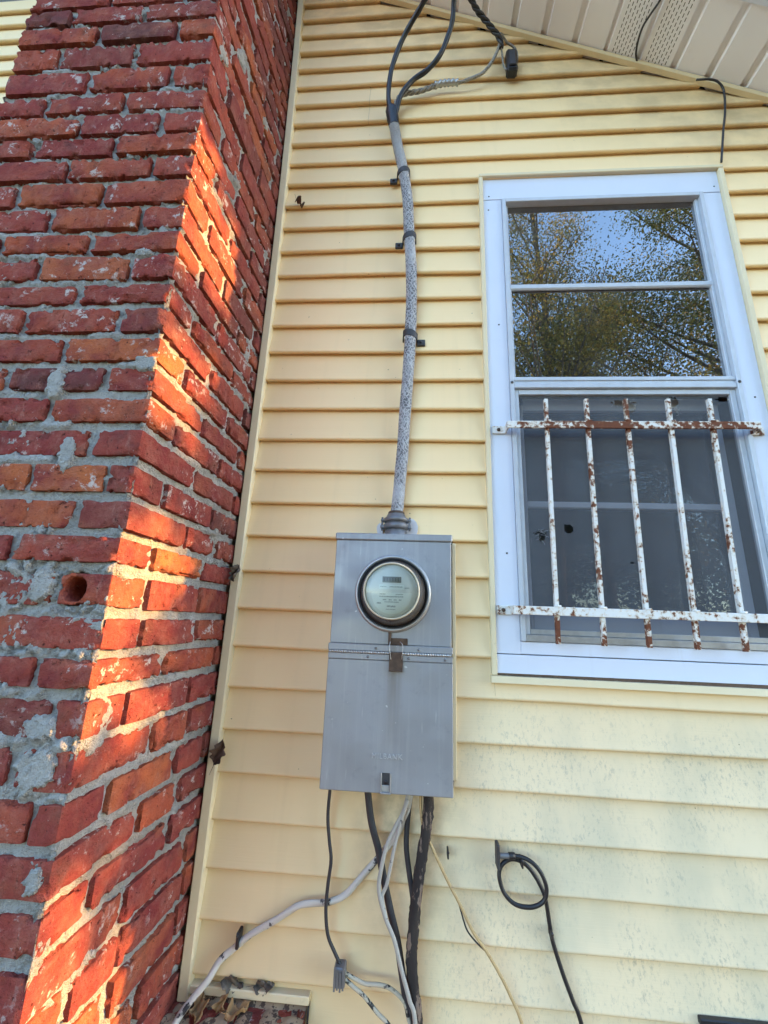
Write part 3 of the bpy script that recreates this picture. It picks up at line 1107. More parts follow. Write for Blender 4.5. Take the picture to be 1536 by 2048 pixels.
P3 = np.c_[bx, by, ZZ]
beds = np.array(BEDS)
dbed = np.min(np.abs(zs[:, None] - beds[None]), axis=1)
dbed = np.repeat(dbed, len(path))
n1 = fbm(P3 * 55, 4, 3) - .5
n2 = fbm(P3 * 13, 3, 8)
n3 = fbm(P3 * 190, 2, 21) - .5
off = -.0088 + .009 * n1 + .005 * n3
upper = smooth(ZZ, 1.9, 2.7) * (base[:, 3] < -.5)
off -= .0035 * upper + .0035 * (base[:, 2] > .5)
prox = np.exp(-(dbed / .0115) ** 2)
n4 = fbm(P3 * 120, 3, 44) - .5
off += prox * smooth(n2 + n4 * .22, .52, .66) * .0085
blob = smooth(fbm(P3 * 8.5, 3, 31) + n4 * .34, .735, .755)
off += blob * .006
patches_f = [(-.4564, 1.1336, .017, .022), (-.4984, 1.3376, .030, .024), (-.495, 1.2776, .036, .034), (-.555, 1.5647, .022, .032), (-.6866, 3.0859, .04, .028), (-.4461, 2.0047, .030, .022), (-.6266, 1.9663, .02, .04), (-.5047, 2.2831, .03, .012), (-.5676, 1.8115, .018, .04)]
patches_s = [(-.440, 1.3357, .035, .05), (-.4549, 1.593, .03, .018), (-.470, 1.8995, .02, .022), (-.4699, 1.0497, .03, .03), (-.486, 1.0203, .02, .03), (-.2903, 2.7365, .03, .03), (-.4247, 3.0023, .03, .03), (-.3407, 3.1399, .03, .03), (-.1621, 3.1531, .03, .03), (-.10, 2.3, .02, .05)]
isf = base[:, 3] < -.5
iss = base[:, 2] > .5
for (X_, Z_, a, b) in patches_f:
    d = np.hypot((bx - X_) / a, (ZZ - Z_) / b) + n1 * 1.3 + n4 * .8
    off += np.where(isf, .0115 * smooth(d, 1.0, .72), 0)
for (Y_, Z_, a, b) in patches_s:
    d = np.hypot((by - Y_) / a, (ZZ - Z_) / b) + n1 * 1.3 + n4 * .8
    off += np.where(iss, .0115 * smooth(d, 1.0, .72), 0)
off = np.minimum(off, .0022 + .0022 * n1 + .0016 * n3)
# keep the bored hole open
near = isf & (np.hypot(bx - (lean(1.557) - BD / 2 - .019), ZZ - 1.5594) < .029)
off[near] = -.06
Q = np.c_[bx + base[:, 2] * off, by + base[:, 3] * off, ZZ]
m_ = len(path)
idx = (np.arange(len(zs) - 1)[:, None] * m_ + np.arange(m_ - 1)[None]).ravel()
F = np.c_[idx, idx + 1, idx + m_ + 1, idx + m_]
child('mortar', mesh_np('mortar', Q, F, M['mortar'], True), chim)
# dark debris on the shoulder
nx_, ny_ = 60, 22
gx = np.linspace(-.43, -.124, nx_); gy = np.linspace(-.088, 0.0, ny_)
GX, GY = np.meshgrid(gx, gy)
zz_ = .680 + .017 * fbm(np.c_[GX.ravel() * 40, GY.ravel() * 40, np.zeros(GX.size)], 3, 4) + .012 * smooth(GY.ravel(), -.03, 0)
F = [(j * nx_ + i, j * nx_ + i + 1, (j + 1) * nx_ + i + 1, (j + 1) * nx_ + i) for j in range(ny_ - 1) for i in range(nx_ - 1)]
child('debris', mesh_np('debris', np.c_[GX.ravel(), GY.ravel(), zz_], F, M['litter'], True), chim)

# ------------------------------------------------------------------ meter box
box = empty('meter_box', (.04, -.05, 1.15), 'grey steel electric meter box with round glass meter on the siding', 'meter box')
b = MB(); b.box(-.111, .190, -.094, -.003, 1.150, 1.7295, .003); b.build('enclosure', M['box'], box)
b = MB(); b.box(-.1135, .1925, -.1045, -.003, 1.7305, 1.749, .0025); b.build('top_flange', M['box'], box)
b = MB(); b.box(-.1105, .1895, -.1005, -.0945, 1.470, 1.730, .0015); b.build('upper_cover', M['box'], box)
b = MB(); b.box(-.1135, .1925, -.1045, -.0945, 1.4535, 1.4695, .0015); b.build('hinge_leaf', M['box'], box)
b = MB(); b.box(-.1125, .1915, -.1045, -.0945, 1.4335, 1.4475, .0012); b.build('hinge_leaf', M['box'], box)
b = MB(); b.box(-.1125, .1925, -.1025, -.0945, 1.1475, 1.4332, .0018)
b.box(-.1125, .1925, -.0942, -.085, 1.1475, 1.151)
lc = b.build('lower_cover', M['box'], box)
b = MB()
xh = -.111
while xh < .186:
    b.tube([(xh, -.105, 1.4505), (xh + .0052, -.105, 1.4505)], .0034, 8, 1)
    xh += .0060
b.build('hinge', M['alu'], box)
b = MB()
for x, z in ((-.014, 1.4405), (.0855, 1.4405), (.174, 1.4405), (.11, 1.461), (.005, 1.461)): b.lathe([(.0034, -.1046), (.0032, -.1062), (.0001, -.1068)], x, z, 12)
b.build('rivet', M['lead'], box)
# socket ring, meter body, dial
MX, MZ = .0425, 1.5960
b = MB(); b.lathe([(.097, -.1006), (.0965, -.106), (.0935, -.1115), (.0885, -.1120), (.087, -.1085), (.086, -.101)], MX, MZ, 64); b.build('socket_ring', M['alu'], box)
b = MB(); b.lathe([(.0862, -.1015), (.0862, -.1085), (.0842, -.1088), (.083, -.1075)], MX, MZ, 64, cap1=True); b.build('gasket', M['black'], box)
meter = MB(); meter.lathe([(.0815, -.1076), (.0795, -.118), (.0735, -.142), (.0680, -.170), (.0650, -.1755)], MX, MZ, 64); mt = meter.build('meter', M['darkglass'], box)
def mchild(name, mb, mat):
    return mb.build(name, M[mat], mt)
b = MB(); b.lathe([(.0672, -.170), (.0672, -.1775), (.0658, -.1805), (.0642, -.1812), (.0630, -.1795), (.0624, -.175), (.0616, -.172)], MX, MZ, 64); mchild('rim', b, 'cream')
b = MB(); b.lathe([(.0622, -.1715), (.0001, -.1716)], MX, MZ, 64, False); mchild('dial', b, 'face')
fy = -.1722
b = MB(); b.box(MX - .0225, MX + .0225, fy - .0012, fy, MZ + .0195, MZ + .0335, .0005); mchild('display', b, 'lcd')
b = MB(); b.box(MX - .030, MX + .030, fy - .0004, fy, MZ + .0035, MZ + .0145); mchild('label', b, 'label')
b = MB()
pl = [(MX + .048 * math.cos(a), MZ - .004 + .050 * math.sin(a)) for a in np.linspace(math.pi, 2 * math.pi, 28)]
b.prism(pl[::-1], fy - .0004, fy); mchild('label', b, 'label')
b = MB()
ri = random.Random(8)
def ink(x0, x1, z, h):
    x = x0
    while x < x1:
        w_ = ri.uniform(.0008, .0022)
        b.box(MX + x, MX + min(x + w_, x1), fy - .0008, fy - .00045, MZ + z - h / 2 * ri.uniform(.6, 1), MZ + z + h / 2 * ri.uniform(.6, 1))
        x += w_ + .0007
ink(-.005, .026, .0095, .003); ink(-.027, -.012, .0095, .002); ink(.031, .042, .0072, .0026)
ink(-.028, -.014, -.008, .003); ink(.010, .028, -.008, .0026); ink(-.028, .028, -.0135, .003)
ink(-.020, -.012, -.021, .003); ink(-.006, .001, -.021, .003); ink(.006, .013, -.021, .003); ink(.018, .024, -.021, .003)
ink(-.016, .018, -.026, .0024); ink(-.034, -.024, -.029, .004); ink(-.010, .010, -.036, .0045); ink(-.012, .010, -.043, .002)
mchild('print', b, 'ink')
b = MB()
for q in range(6):
    x = MX - .0190 + q * .0066
    b.box(x, x + .0030, fy - .0019, fy - .0013, MZ + .0222, MZ + .0308)
mchild('digit', b, 'lcdink')
b = MB(); b.lathe([(.0632, -.1780), (.054, -.1825), (.040, -.1860), (.025, -.1878), (.0001, -.1884)], MX, MZ, 48); mchild('glass_cover', b, 'clear')
# seal hasp and tag
b = MB(); b.box(.0355, .0825, -.1035, -.1008, 1.4705, 1.4865, .001); b.box(.0345, .0415, -.1075, -.1008, 1.470, 1.508, .001); b.build('hasp', M['rust'], box)
b = MB(); b.box(.0385, .0715, -.1088, -.1072, 1.4105, 1.4535, .001); b.box(.0385, .0715, -.1115, -.1072, 1.4090, 1.4125, .0008); b.build('tag', M['rust'], box)
b = MB()
b.tube([(.040, -.108, 1.478), (.0385, -.112, 1.465), (.041, -.112, 1.45), (.043, -.110, 1.436)], .0009, 6, 5)
b.tube([(.064, -.106, 1.478), (.071, -.112, 1.470), (.0705, -.113, 1.452), (.069, -.110, 1.438)], .0009, 6, 5)
b.build('seal_wire', M['alu'], box)
# bottom latch
b = MB()
b.box(.0275, .0305, -.1062, -.1026, 1.150, 1.190, .0008); b.box(.0485, .0515, -.1062, -.1026, 1.150, 1.190, .0008)
b.box(.0275, .0515, -.1075, -.1026, 1.1478, 1.1515, .0008); b.box(.0308, .0482, -.1040, -.1026, 1.152, 1.165, .0008)
b.build('latch', M['alu'], box)
b = MB(); b.box(.0308, .0482, -.1032, -.1026, 1.1655, 1.190); b.build('latch_slot', M['iron'], box)
b = MB(); b.lathe([(.0048, -.1033), (.0048, -.1042), (.0001, -.1043)], .0395, 1.1715, 16); b.build('latch_hole', M['black'], box)
# maker's name pressed into the cover
def text_mesh(body, size, mat, extrude, bevel=0.0):
    cu_ = bpy.data.curves.new('lettering', 'FONT')
    cu_.body = body
    cu_.size = size
    cu_.extrude = extrude
    cu_.space_character = 1.12
    cu_.align_x = 'CENTER'; cu_.align_y = 'CENTER'
    to = bpy.data.objects.new('lettering', cu_)
    col.objects.link(to)
    bpy.context.view_layer.update()
    me = bpy.data.meshes.new_from_object(to.evaluated_get(bpy.context.evaluated_depsgraph_get()))
    bpy.data.objects.remove(to)
    me.materials.clear(); me.materials.append(mat)
    return me
tm = text_mesh('MILBANK', .0158, M['emboss'], .0016)
o = bpy.data.objects.new('lettering', tm)
put(o, lc)
o.matrix_local = Matrix.Translation(Vector((.0405, -.1027, 1.2235)) - box.location - lc.location) @ Matrix.Rotation(R(90), 4, 'X')
# cable gland on top
gx_, gy_ = .0425, -.045
b = MB()
b.lathe_z([(.030, 1.749), (.030, 1.768), (.0265, 1.769), (.0265, 1.7725)], gx_, gy_)
b.lathe_z([(.0265, 1.772), (.034, 1.7735), (.0345, 1.785), (.0295, 1.787), (.029, 1.7925)], gx_, gy_)
b.lathe_z([(.029, 1.792), (.034, 1.793), (.0345, 1.802), (.029, 1.805), (.024, 1.815), (.019, 1.820)], gx_, gy_)
for s_ in (-1, 1):
    b.box(gx_ + s_ * .037 - .006, gx_ + s_ * .037 + .006, gy_ - .010, gy_ + .006, 1.7745, 1.784, .002)
    b.box(gx_ + s_ * .036 - .006, gx_ + s_ * .036 + .006, gy_ - .010, gy_ + .006, 1.7935, 1.801, .002)
    b.tube([(gx_ + s_ * .038, gy_ - .004, 1.768), (gx_ + s_ * .038, gy_ - .004, 1.806)], .0028, 8, 1)
b.build('cable_gland', M['lead'], box)
b = MB()
b.lathe_z([(.024, 1.8125), (.0225, 1.821), (.020, 1.8235)], gx_, gy_); b.build('gland_seal', M['rust'], box)
for sx_, wv in ((.086, .017), (-.003, .009)):
    b = MB()
    pts = [(sx_ + wv * math.cos(a) * (1 + .12 * math.sin(3 * a)), 1.775 + (.034 if wv > .01 else .02) * math.sin(a)) for a in np.linspace(0, 2 * math.pi, 16, endpoint=False)]
    b.prism(pts[::-1], -.027, -.005)
    b.build('caulk', M['caulk'], box)

# ------------------------------------------------------------------ service cable and overhead wires
SERVICE = [(-0.017, -0.04, 3.353), (0.006, -0.04, 3.216), (0.033, -0.04, 3.07), (0.048, -0.04, 2.955), (0.059, -0.04, 2.78), (0.069, -0.04, 2.615), (0.07, -0.04, 2.46), (0.069, -0.04, 2.386), (0.066, -0.04, 2.279), (0.061, -0.04, 2.176), (0.055, -0.04, 2.013), (0.05, -0.04, 1.92), (0.043, -0.042, 1.815)]
svc = empty('service_cable', (.06, -.04, 1.82), 'thick frayed grey cable running up the wall from the meter box', 'cable')
b = MB(); rr_ = random.Random(3)
b.tube(SERVICE, lambda t: .0185 - .0015 * t, 20, 12, .75, rfun=lambda i, k: .03 * math.sin(i * .37 + k * 1.7) + .02 * rr_.random())
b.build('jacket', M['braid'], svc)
b = MB()
b.tube([(-.0215, -.042, 3.398), (-.0205, -.042, 3.386), (-.018, -.041, 3.36), (-.012, -.04, 3.325), (-.009, -.04, 3.312)], lambda t: .023 - .003 * abs(t - .3) * 2, 16, 6, .8, rfun=lambda i, k: .07 * math.sin(k * 2.2 + i * .6))
b.build('boot', M['black'], svc)

WIRE_A = [(-0.019, -0.04, 3.343), (-0.026, -0.045, 3.382), (-0.035, -0.055, 3.45), (-0.026, -0.075, 3.548), (0.005, -0.1, 3.635), (0.042, -0.13, 3.682), (0.075, -0.16, 3.7), (0.099, -0.19, 3.701), (0.146, -0.25, 3.709), (.20, -.40, 3.76), (.26, -.9, 3.92), (.3, -3.0, 4.5), (.3, -7, 5.6)]
WIRE_B = [(-0.013, -0.04, 3.343), (-0.003, -0.047, 3.377), (0.013, -0.06, 3.438), (0.057, -0.07, 3.496), (0.11, -0.08, 3.528), (0.155, -0.1, 3.567), (0.185, -0.12, 3.634), (0.198, -0.14, 3.674), (0.201, -0.17, 3.72), (0.204, -0.22, 3.745), (.23, -.38, 3.80), (.27, -.9, 3.96), (.31, -3.0, 4.54), (.31, -7, 5.64)]
NEUTRAL = [(-0.016, -0.04, 3.364), (-0.01, -0.043, 3.41), (0.005, -0.045, 3.451), (0.031, -0.045, 3.47), (0.084, -0.045, 3.479), (0.144, -0.045, 3.504), (0.184, -0.045, 3.512), (0.225, -0.045, 3.511), (0.272, -0.047, 3.526), (0.319, -0.05, 3.549), (0.353, -0.055, 3.596), (0.376, -0.065, 3.642), (0.382, -0.08, 3.667), (0.373, -0.09, 3.682)]
BUNDLE = [(0.39, -0.07, 3.644), (0.377, -0.085, 3.672), (0.351, -0.1, 3.691), (0.313, -0.12, 3.718), (0.286, -0.14, 3.726), (0.264, -0.16, 3.741), (0.209, -0.22, 3.772), (.21, -.4, 3.84), (.27, -.9, 3.99), (.31, -3, 4.57), (.31, -7, 5.67)]
CLAMP_LOOP = [(0.369, -0.09, 3.671), (0.387, -0.08, 3.700), (0.411, -0.06, 3.693), (0.438, -0.05, 3.684), (0.451, -0.045, 3.662), (0.453, -0.04, 3.632), (.449, -.04, 3.60)]
CLAMP_TAIL = [(0.381, -0.08, 3.654), (0.392, -0.06, 3.636), (0.399, -0.045, 3.595), (.410, -.042, 3.57)]
for pts, lab in ((WIRE_A, 'left of two thick black wires looping up from the grey cable'), (WIRE_B, 'right of two thick black wires looping up from the grey cable')):
    b = MB(); b.tube(pts, .0090, 12, 8, rfun=lambda i, k: .05 * math.sin(i * .7))
    o = b.build('service_wire', M['black']); tag(o, lab, 'wire', 'black overhead wires')
nt_ = empty('neutral_wire', (.18, -.045, 3.51), 'bare grey stranded wire with crimped metal sleeve under the eave', 'wire')
def helix(pts, rad, off, ph, turns, n=8, sub=14):
    P = spline(pts, sub)
    T = np.gradient(P, axis=0); T /= np.linalg.norm(T, axis=1)[:, None]
    B = np.cross(T, [0, 1, 0.01]); B /= np.linalg.norm(B, axis=1)[:, None]
    N = np.cross(B, T)
    s_ = np.concatenate([[0], np.cumsum(np.linalg.norm(np.diff(P, axis=0), axis=1))])
    a = ph + s_ * turns * 2 * math.pi
    return P + off * (np.cos(a)[:, None] * B + np.sin(a)[:, None] * N)
for q in range(3):
    b = MB(); b.tube(helix(NEUTRAL[:6], .004, .0048, q * 2.09, 14, sub=10), .0045, 7, 1); b.build('strand', M['strand'], nt_)
b = MB(); b.tube(NEUTRAL[5:], .0058, 10, 8, rfun=lambda i, k: .08 * math.sin(i * 1.1 + k)); b.build('strand', M['strand'], nt_)
b = MB(); b.tube([(.139, -.046, 3.503), (.165, -.046, 3.5105), (.184, -.046, 3.513), (.205, -.046, 3.513), (.228, -.046, 3.512)], .0105, 12, 8, rfun=lambda i, k: .14 * (1 if (i % 6) < 3 else -1) * (k in (2, 3, 4, 8, 9, 10)))
b.build('crimp_sleeve', M['alu'], nt_)
tw = empty('twisted_cable', (.36, -.09, 3.68), 'dark twisted overhead cable bundle reaching the wall under the eave', 'cable')
for q in range(3):
    b = MB(); b.tube(helix(BUNDLE, .005, .0055, q * 2.09, 13, sub=22), .0050, 8, 1); b.build('strand', M['blackcable'], tw)
clp = empty('drop_clamp', (.43, -.03, 3.57), 'small black wedge clamp on the siding under the eave', 'clamp')
b = MB(); b.box(.411, .451, -.055, -.020, 3.556, 3.668, .006); b.build('body', M['black'], clp)
b = MB(); b.box(.418, .444, -.061, -.0552, 3.570, 3.648, .004); b.build('wedge', M['blackcable'], clp)
b = MB(); b.tube(CLAMP_LOOP, .0045, 8, 6); b.build('bail', M['strand'], clp)
b = MB(); b.tube(CLAMP_TAIL, .0038, 8, 6); b.build('tail', M['strand'], clp)
b = MB(); b.tube([(.432, -.03, 3.60), (.432, -.002, 3.60)], .005, 8, 1); b.build('hook', M['iron'], clp)

for (x, z, side, lab) in ((.0305, 3.082, -1, 'topmost of the three dark straps on the grey service cable, tab on the left'), (.0580, 2.792, -1, 'middle of the three dark straps on the grey service cable, tab on the left'), (.0690, 2.405, 1, 'lowest of the three dark straps on the grey service cable, tab on the right')):
    st = empty('cable_strap', (x, -.02, z), lab, 'strap', 'straps on the service cable')
    b = MB()
    n = 18
    V, F = [], []
    for zi in (-.011, .011):
        for rr in (.0205, .0238):
            for q in range(n + 1):
                a = math.pi * q / n
                V.append((x + rr * math.cos(a), -.030 - rr * .95 * math.sin(a) * 1.12, z + zi - .006 * math.cos(a) * side))
    m2 = n + 1
    for q in range(n):
        F += [(q, q + 1, m2 + q + 1, m2 + q), (2 * m2 + q, 3 * m2 + q, 3 * m2 + q + 1, 2 * m2 + q + 1), (m2 + q, m2 + q + 1, 3 * m2 + q + 1, 3 * m2 + q), (q, 2 * m2 + q, 2 * m2 + q + 1, q + 1)]
    b.add(V, F); b.box(x - .0238, x - .0205, -.030, -.012, z - .010, z + .010); b.box(x + .0205, x + .0238, -.030, -.012, z - .010, z + .010)
    b.build('band', M['iron'], st)
    b = MB(); xs_ = x + side * .035
    b.box(xs_ - .013, xs_ + .013, -.026, -.017, z - .028, z - .006, .002); b.build('tab', M['iron'], st)
    b = MB(); b.lathe([(.0050, -.0262), (.0045, -.029), (.0001, -.030)], xs_ - .001, z - .017, 12); b.build('screw', M['black'], st)

# thin cables at the eave
SOFC = [(0.896, -0.239, 3.595), (0.891, -0.192, 3.598), (0.879, -0.154, 3.603), (0.871, -0.121, 3.607), (0.874, -0.081, 3.606), (0.883, -0.051, 3.602), (0.898, -0.027, 3.594)]
SOFC = [(1.0, -.30, 3.44), (.93, -.262, 3.535)] + SOFC
b = MB(); b.tube(SOFC, .0034, 8, 8); tag(b.build('eave_cable', M['blackcable']), 'thin dark cable bowed across the vented soffit panels', 'cable')
EAVE = [(1.080, -.044, 3.462), (1.10, -0.05, 3.452), (1.121, -0.05, 3.450), (1.149, -0.047, 3.441), (1.172, -0.036, 3.414), (1.167, -0.03, 3.328), (1.146, -0.03, 3.232), (1.116, -0.03, 3.085)]
b = MB(); b.tube(EAVE, .0036, 8, 8); tag(b.build('eave_cable', M['blackcable']), 'thin dark cable dropping from the eave to the window corner', 'cable')

# ------------------------------------------------------------------ cables under the meter box
WHITE = [(0.098, -0.05, 1.151), (0.093, -0.045, 1.113), (0.087, -0.04, 1.087), (0.068, -0.035, 1.046), (0.028, -0.03, 0.994), (-0.017, -0.03, 0.947), (-0.05, -0.03, 0.912), (-0.084, -0.03, 0.897), (-0.13, -0.03, 0.891), (-0.164, -0.03, 0.88), (-0.208, -0.03, 0.853), (-0.264, -0.028, 0.819), (-0.297, -0.028, 0.794), (-0.325, -0.035, 0.771), (-0.343, -0.05, 0.745), (-0.363, -0.06, 0.722), (-0.391, -0.08, 0.687), (-0.40, -0.10, 0.64), (-.38, -.12, .4), (-.36, -.13, -.02)]
THIN_BLACK = [(-0.097, -0.04, 1.151), (-0.099, -0.041, 1.074), (-0.092, -0.041, 1.023), (-0.085, -0.042, 0.984), (-0.089, -0.042, 0.935), (-0.09, -0.043, 0.888), (-0.082, -0.044, 0.843), (-0.064, -0.044, 0.812), (-0.05, -0.045, 0.792)]
LEAD_A = [(-0.045, -0.045, 0.781), (-0.022, -0.046, 0.773), (0.006, -0.047, 0.765), (0.035, -0.048, 0.766), (0.06, -0.048, 0.762), (0.088, -0.049, 0.745), (0.099, -0.05, 0.721), (.11, -.055, .65), (.12, -.06, .3), (.12, -.06, -.02)]
LEAD_B = [(-0.045, -0.045, 0.772), (-0.021, -0.049, 0.76), (0.005, -0.052, 0.747), (0.035, -0.056, 0.724), (0.063, -0.06, 0.705), (.09, -.065, .66), (.10, -.07, .3), (.10, -.07, -.02)]
FLAT_BLACK = [(-0.009, -0.045, 1.151), (0.005, -0.046, 1.072), (0.025, -0.046, 1.013), (0.04, -0.047, 0.956), (0.056, -0.048, 0.901), (0.073, -0.048, 0.848), (0.086, -0.049, 0.788), (0.098, -0.049, 0.737), (0.113, -0.05, 0.698), (.13, -.05, .4), (.135, -.05, -.02)]
GREY_A = [(0.095, -0.055, 1.151), (0.082, -0.057, 1.101), (0.064, -0.058, 1.068), (0.045, -0.06, 1.03), (0.034, -0.061, 0.986), (0.03, -0.062, 0.944), (0.046, -0.064, 0.896), (0.067, -0.066, 0.858), (0.084, -0.067, 0.808), (0.102, -0.069, 0.76), (0.116, -0.07, 0.713), (.13, -.075, .5), (.14, -.08, -.02)]
GREY_B = [(0.091, -0.06, 1.124), (0.074, -0.06, 1.072), (0.061, -0.06, 1.022), (0.048, -0.06, 0.958), (0.038, -0.06, 0.93), (0.048, -0.064, 0.893)]
DARK_MID = [(0.099, -0.04, 1.151), (0.091, -0.04, 1.075), (0.089, -0.04, 1.024), (0.096, -0.04, 0.976), (0.106, -0.04, 0.924), (0.109, -0.04, 0.901), (.110, -.04, .85), (.118, -.035, .6), (.12, -.035, -.02)]
TATTERED = [(0.139, -0.05, 1.151), (0.136, -0.051, 1.082), (0.127, -0.051, 1.022), (0.119, -0.052, 0.964), (0.111, -0.053, 0.908), (0.106, -0.053, 0.862), (0.106, -0.054, 0.81), (0.112, -0.054, 0.759), (0.118, -0.055, 0.702), (.125, -.055, .4), (.125, -.055, -.02)]
COPPER = [(0.119, -0.05, 1.151), (0.124, -0.048, 1.08), (0.141, -0.046, 1.04), (0.167, -0.044, 0.992), (0.189, -0.042, 0.954), (0.212, -0.04, 0.918), (0.239, -0.038, 0.871), (0.271, -0.036, 0.832), (0.297, -0.034, 0.795), (0.317, -0.032, 0.761), (0.342, -0.03, 0.707), (.36, -.03, .6), (.37, -.03, -.02)]
COPPER_B = [(0.21, -0.038, 0.918), (0.218, -0.034, 0.892), (0.228, -0.034, 0.868), (0.248, -0.034, 0.848), (0.268, -0.035, 0.834)]
COAX = [(0.332, -0.03, 1.015), (0.355, -0.034, 1.015), (0.376, -0.04, 1.008), (0.394, -0.044, 0.989), (0.402, -0.045, 0.962), (0.393, -0.044, 0.939), (0.367, -0.042, 0.926), (0.333, -0.04, 0.928), (0.31, -0.036, 0.946), (0.301, -0.033, 0.975), (0.308, -0.03, 0.995), (0.328, -0.026, 1.006), (0.35, -0.025, 1.004), (0.372, -0.025, 0.99), (0.393, -0.025, 0.961), (0.404, -0.025, 0.933), (0.41, -0.025, 0.888), (0.415, -0.025, 0.857), (0.431, -0.028, 0.806), (0.448, -0.03, 0.762), (0.464, -0.032, 0.719), (.50, -.035, .55), (.52, -.035, -.02)]
def cable(name, pts, rad, mat, lab, flat=1.0, n=10, rfun=None, cat='cable'):
    b = MB(); b.tube(pts, rad, n, 8, flat, rfun=rfun)
    return tag(b.build(name, M[mat]), lab, cat)
rw = random.Random(6)
cable('white_cable', WHITE, .0070, 'whitecable', 'cracked white cable sagging left from the meter box to the chimney', .8, 12, lambda i, k: .12 * math.sin(k * 1.6 + i * .35))
tb = empty('thin_cable', (-.09, -.04, .79), 'thin black cable hanging from the meter box to a grey splice block', 'cable')
b = MB(); b.tube(THIN_BLACK, .0040, 8, 8); b.build('cord', M['blackcable'], tb)
b = MB(); b.tube(LEAD_A, .0042, 8, 8); b.build('lead', M['twotone'], tb)
b = MB(); b.tube(LEAD_B, .0042, 8, 8); b.build('lead', M['twotone'], tb)
b = MB(); b.box(-.0625, -.0375, -.060, -.030, .758, .795, .003)
for q in range(4): b.box(-.0615 + q * .0062, -.0575 + q * .0062, -.062, -.0602, .755 + .003 * (q % 2), .797 - .004 * (q % 3))
sb_ = b.build('splice_block', M['lead'], tb)
cable('flat_cable', FLAT_BLACK, .0082, 'blackcable', 'flat black cable slanting down from the middle of the meter box', .5)
gc = empty('grey_cable', (.05, -.06, 1.1), 'pair of slim greyish cables twisting together below the meter box', 'cable')
b = MB(); b.tube(GREY_A, .0047, 8, 8, .7); b.build('strand', M['greycable'], gc)
b = MB(); b.tube(GREY_B, .0040, 8, 8, .7); b.build('strand', M['greycable'], gc)
cable('dark_cable', DARK_MID, .0062, 'blackcable', 'dark slim cable just left of the tattered black cable', .7)
cable('tattered_cable', TATTERED, .0112, 'tatter', 'thick tattered black cable hanging from right end of the meter box', .85, 14, lambda i, k: .30 * math.sin(k * 1.3 + i * .21) * rw.random() + .12 * rw.random())
cc = empty('tan_wire', (.2, -.04, .95), 'slim tan wire slanting right below the meter box', 'wire')
b = MB(); b.tube(COPPER, .0034, 8, 8); b.build('strand', M['copper'], cc)
b = MB(); b.tube(COPPER_B, .0018, 6, 8); b.build('strand', M['blackcable'], cc)
cx = empty('coaxial_cable', (.33, -.03, 1.01), 'black coaxial cable coiled in one loop on the lower siding', 'cable')
b = MB(); b.tube(COAX, .0046, 10, 10); b.build('cord', M['black'], cx)
b = MB(); b.tube([(.300, -.033, 1.015), (.318, -.033, 1.0148), (.334, -.031, 1.015)], .0062, 6, 3); b.build('connector', M['lead'], cx)
b = MB(); b.tube([(.324, -.032, 1.015), (.338, -.0305, 1.015)], .0072, 12, 1); b.build('collar', M['black'], cx)
b = MB(); b.box(.2955, .3025, -.045, -.016, .990, 1.040, .002); b.build('bracket', M['iron'], cx)
def clip(x, z, lab, k=1.0):
    c_ = empty('cable_clip', (x, -.02, z), lab, 'clip', 'small cable clips on the siding')
    b = MB(); b.box(x - .0035 * k, x + .0035 * k, -.040, -.014, z - .016 * k, z + .016 * k, .0015); b.build('body', M['black'], c_)
    b = MB(); b.lathe([(.003, -.0402), (.003, -.042), (.0001, -.0425)], x, z + .011 * k, 8); b.build('nail', M['iron'], c_)
clip(-.289, .812, 'dark clip holding the cracked white cable near the chimney')
clip(.4105, .874, 'black clip on the coaxial cable below its loop', .5)
clip(.1855, 1.010, 'lone black clip stub on the siding right of the meter cables', .55)
clip(.353, 1.004, 'tiny black clip at the top of the coaxial loop', .6)

# ------------------------------------------------------------------ window guard
gd = empty('window_guard', (.68, -.05, 1.5), 'rusty white iron bar guard over the lower window', 'window guard')
for nm, z0, z1, x0, x1 in (('rail', 2.078, 2.100, .356, 1.046), ('rail', 1.5555, 1.5775, .352, 1.042)):
    b = MB(); b.box(x0, x1, -.0565, -.0505, z0, z1, .0012)
    b.box(x0, x0 + .0045, -.0503, -.0145, z0, z1); b.box(x1 - .0045, x1, -.0503, -.0145, z0, z1)
    b.box(x0 - .036, x0 + .0045, -.0192, -.0143, z0 - .001, z1 + .001, .001); b.box(x1 - .0045, x1 + .036, -.0192, -.0143, z0 - .001, z1 + .001, .001)
    o = b.build(nm, M['rusty'], gd)
    b = MB()
    for xx in (x0 - .018, x1 + .018): b.lathe([(.0055, -.0193), (.005, -.0222), (.0001, -.0232)], xx, (z0 + z1) / 2, 12)
    b.build('bolt', M['rust'], o)
for xt, xb in ((.4713, .4625), (.5862, .5752), (.6968, .6837), (.8142, .7985), (.9273, .911)):
    b = MB()
    V = []
    hw = .0050
    for (x, z) in ((xb, 1.486), (xt, 2.174)):
        V += [(x - hw, -.0502, z), (x + hw, -.0502, z), (x + hw, -.0388, z), (x - hw, -.0388, z)]
    b.add(V, [(0, 1, 2, 3), (4, 7, 6, 5), (0, 4, 5, 1), (1, 5, 6, 2), (2, 6, 7, 3), (3, 7, 4, 0)])
    for z_, x_ in ((2.089, xt - (xt - xb) * .12), (1.5665, xb + (xt - xb) * .12)):
        b.tube([(x_ - .009, -.0545, z_ + .0125), (x_ + .009, -.0545, z_ + .0125)], .0032, 6, 1)
    b.build('bar', M['rusty'], gd)

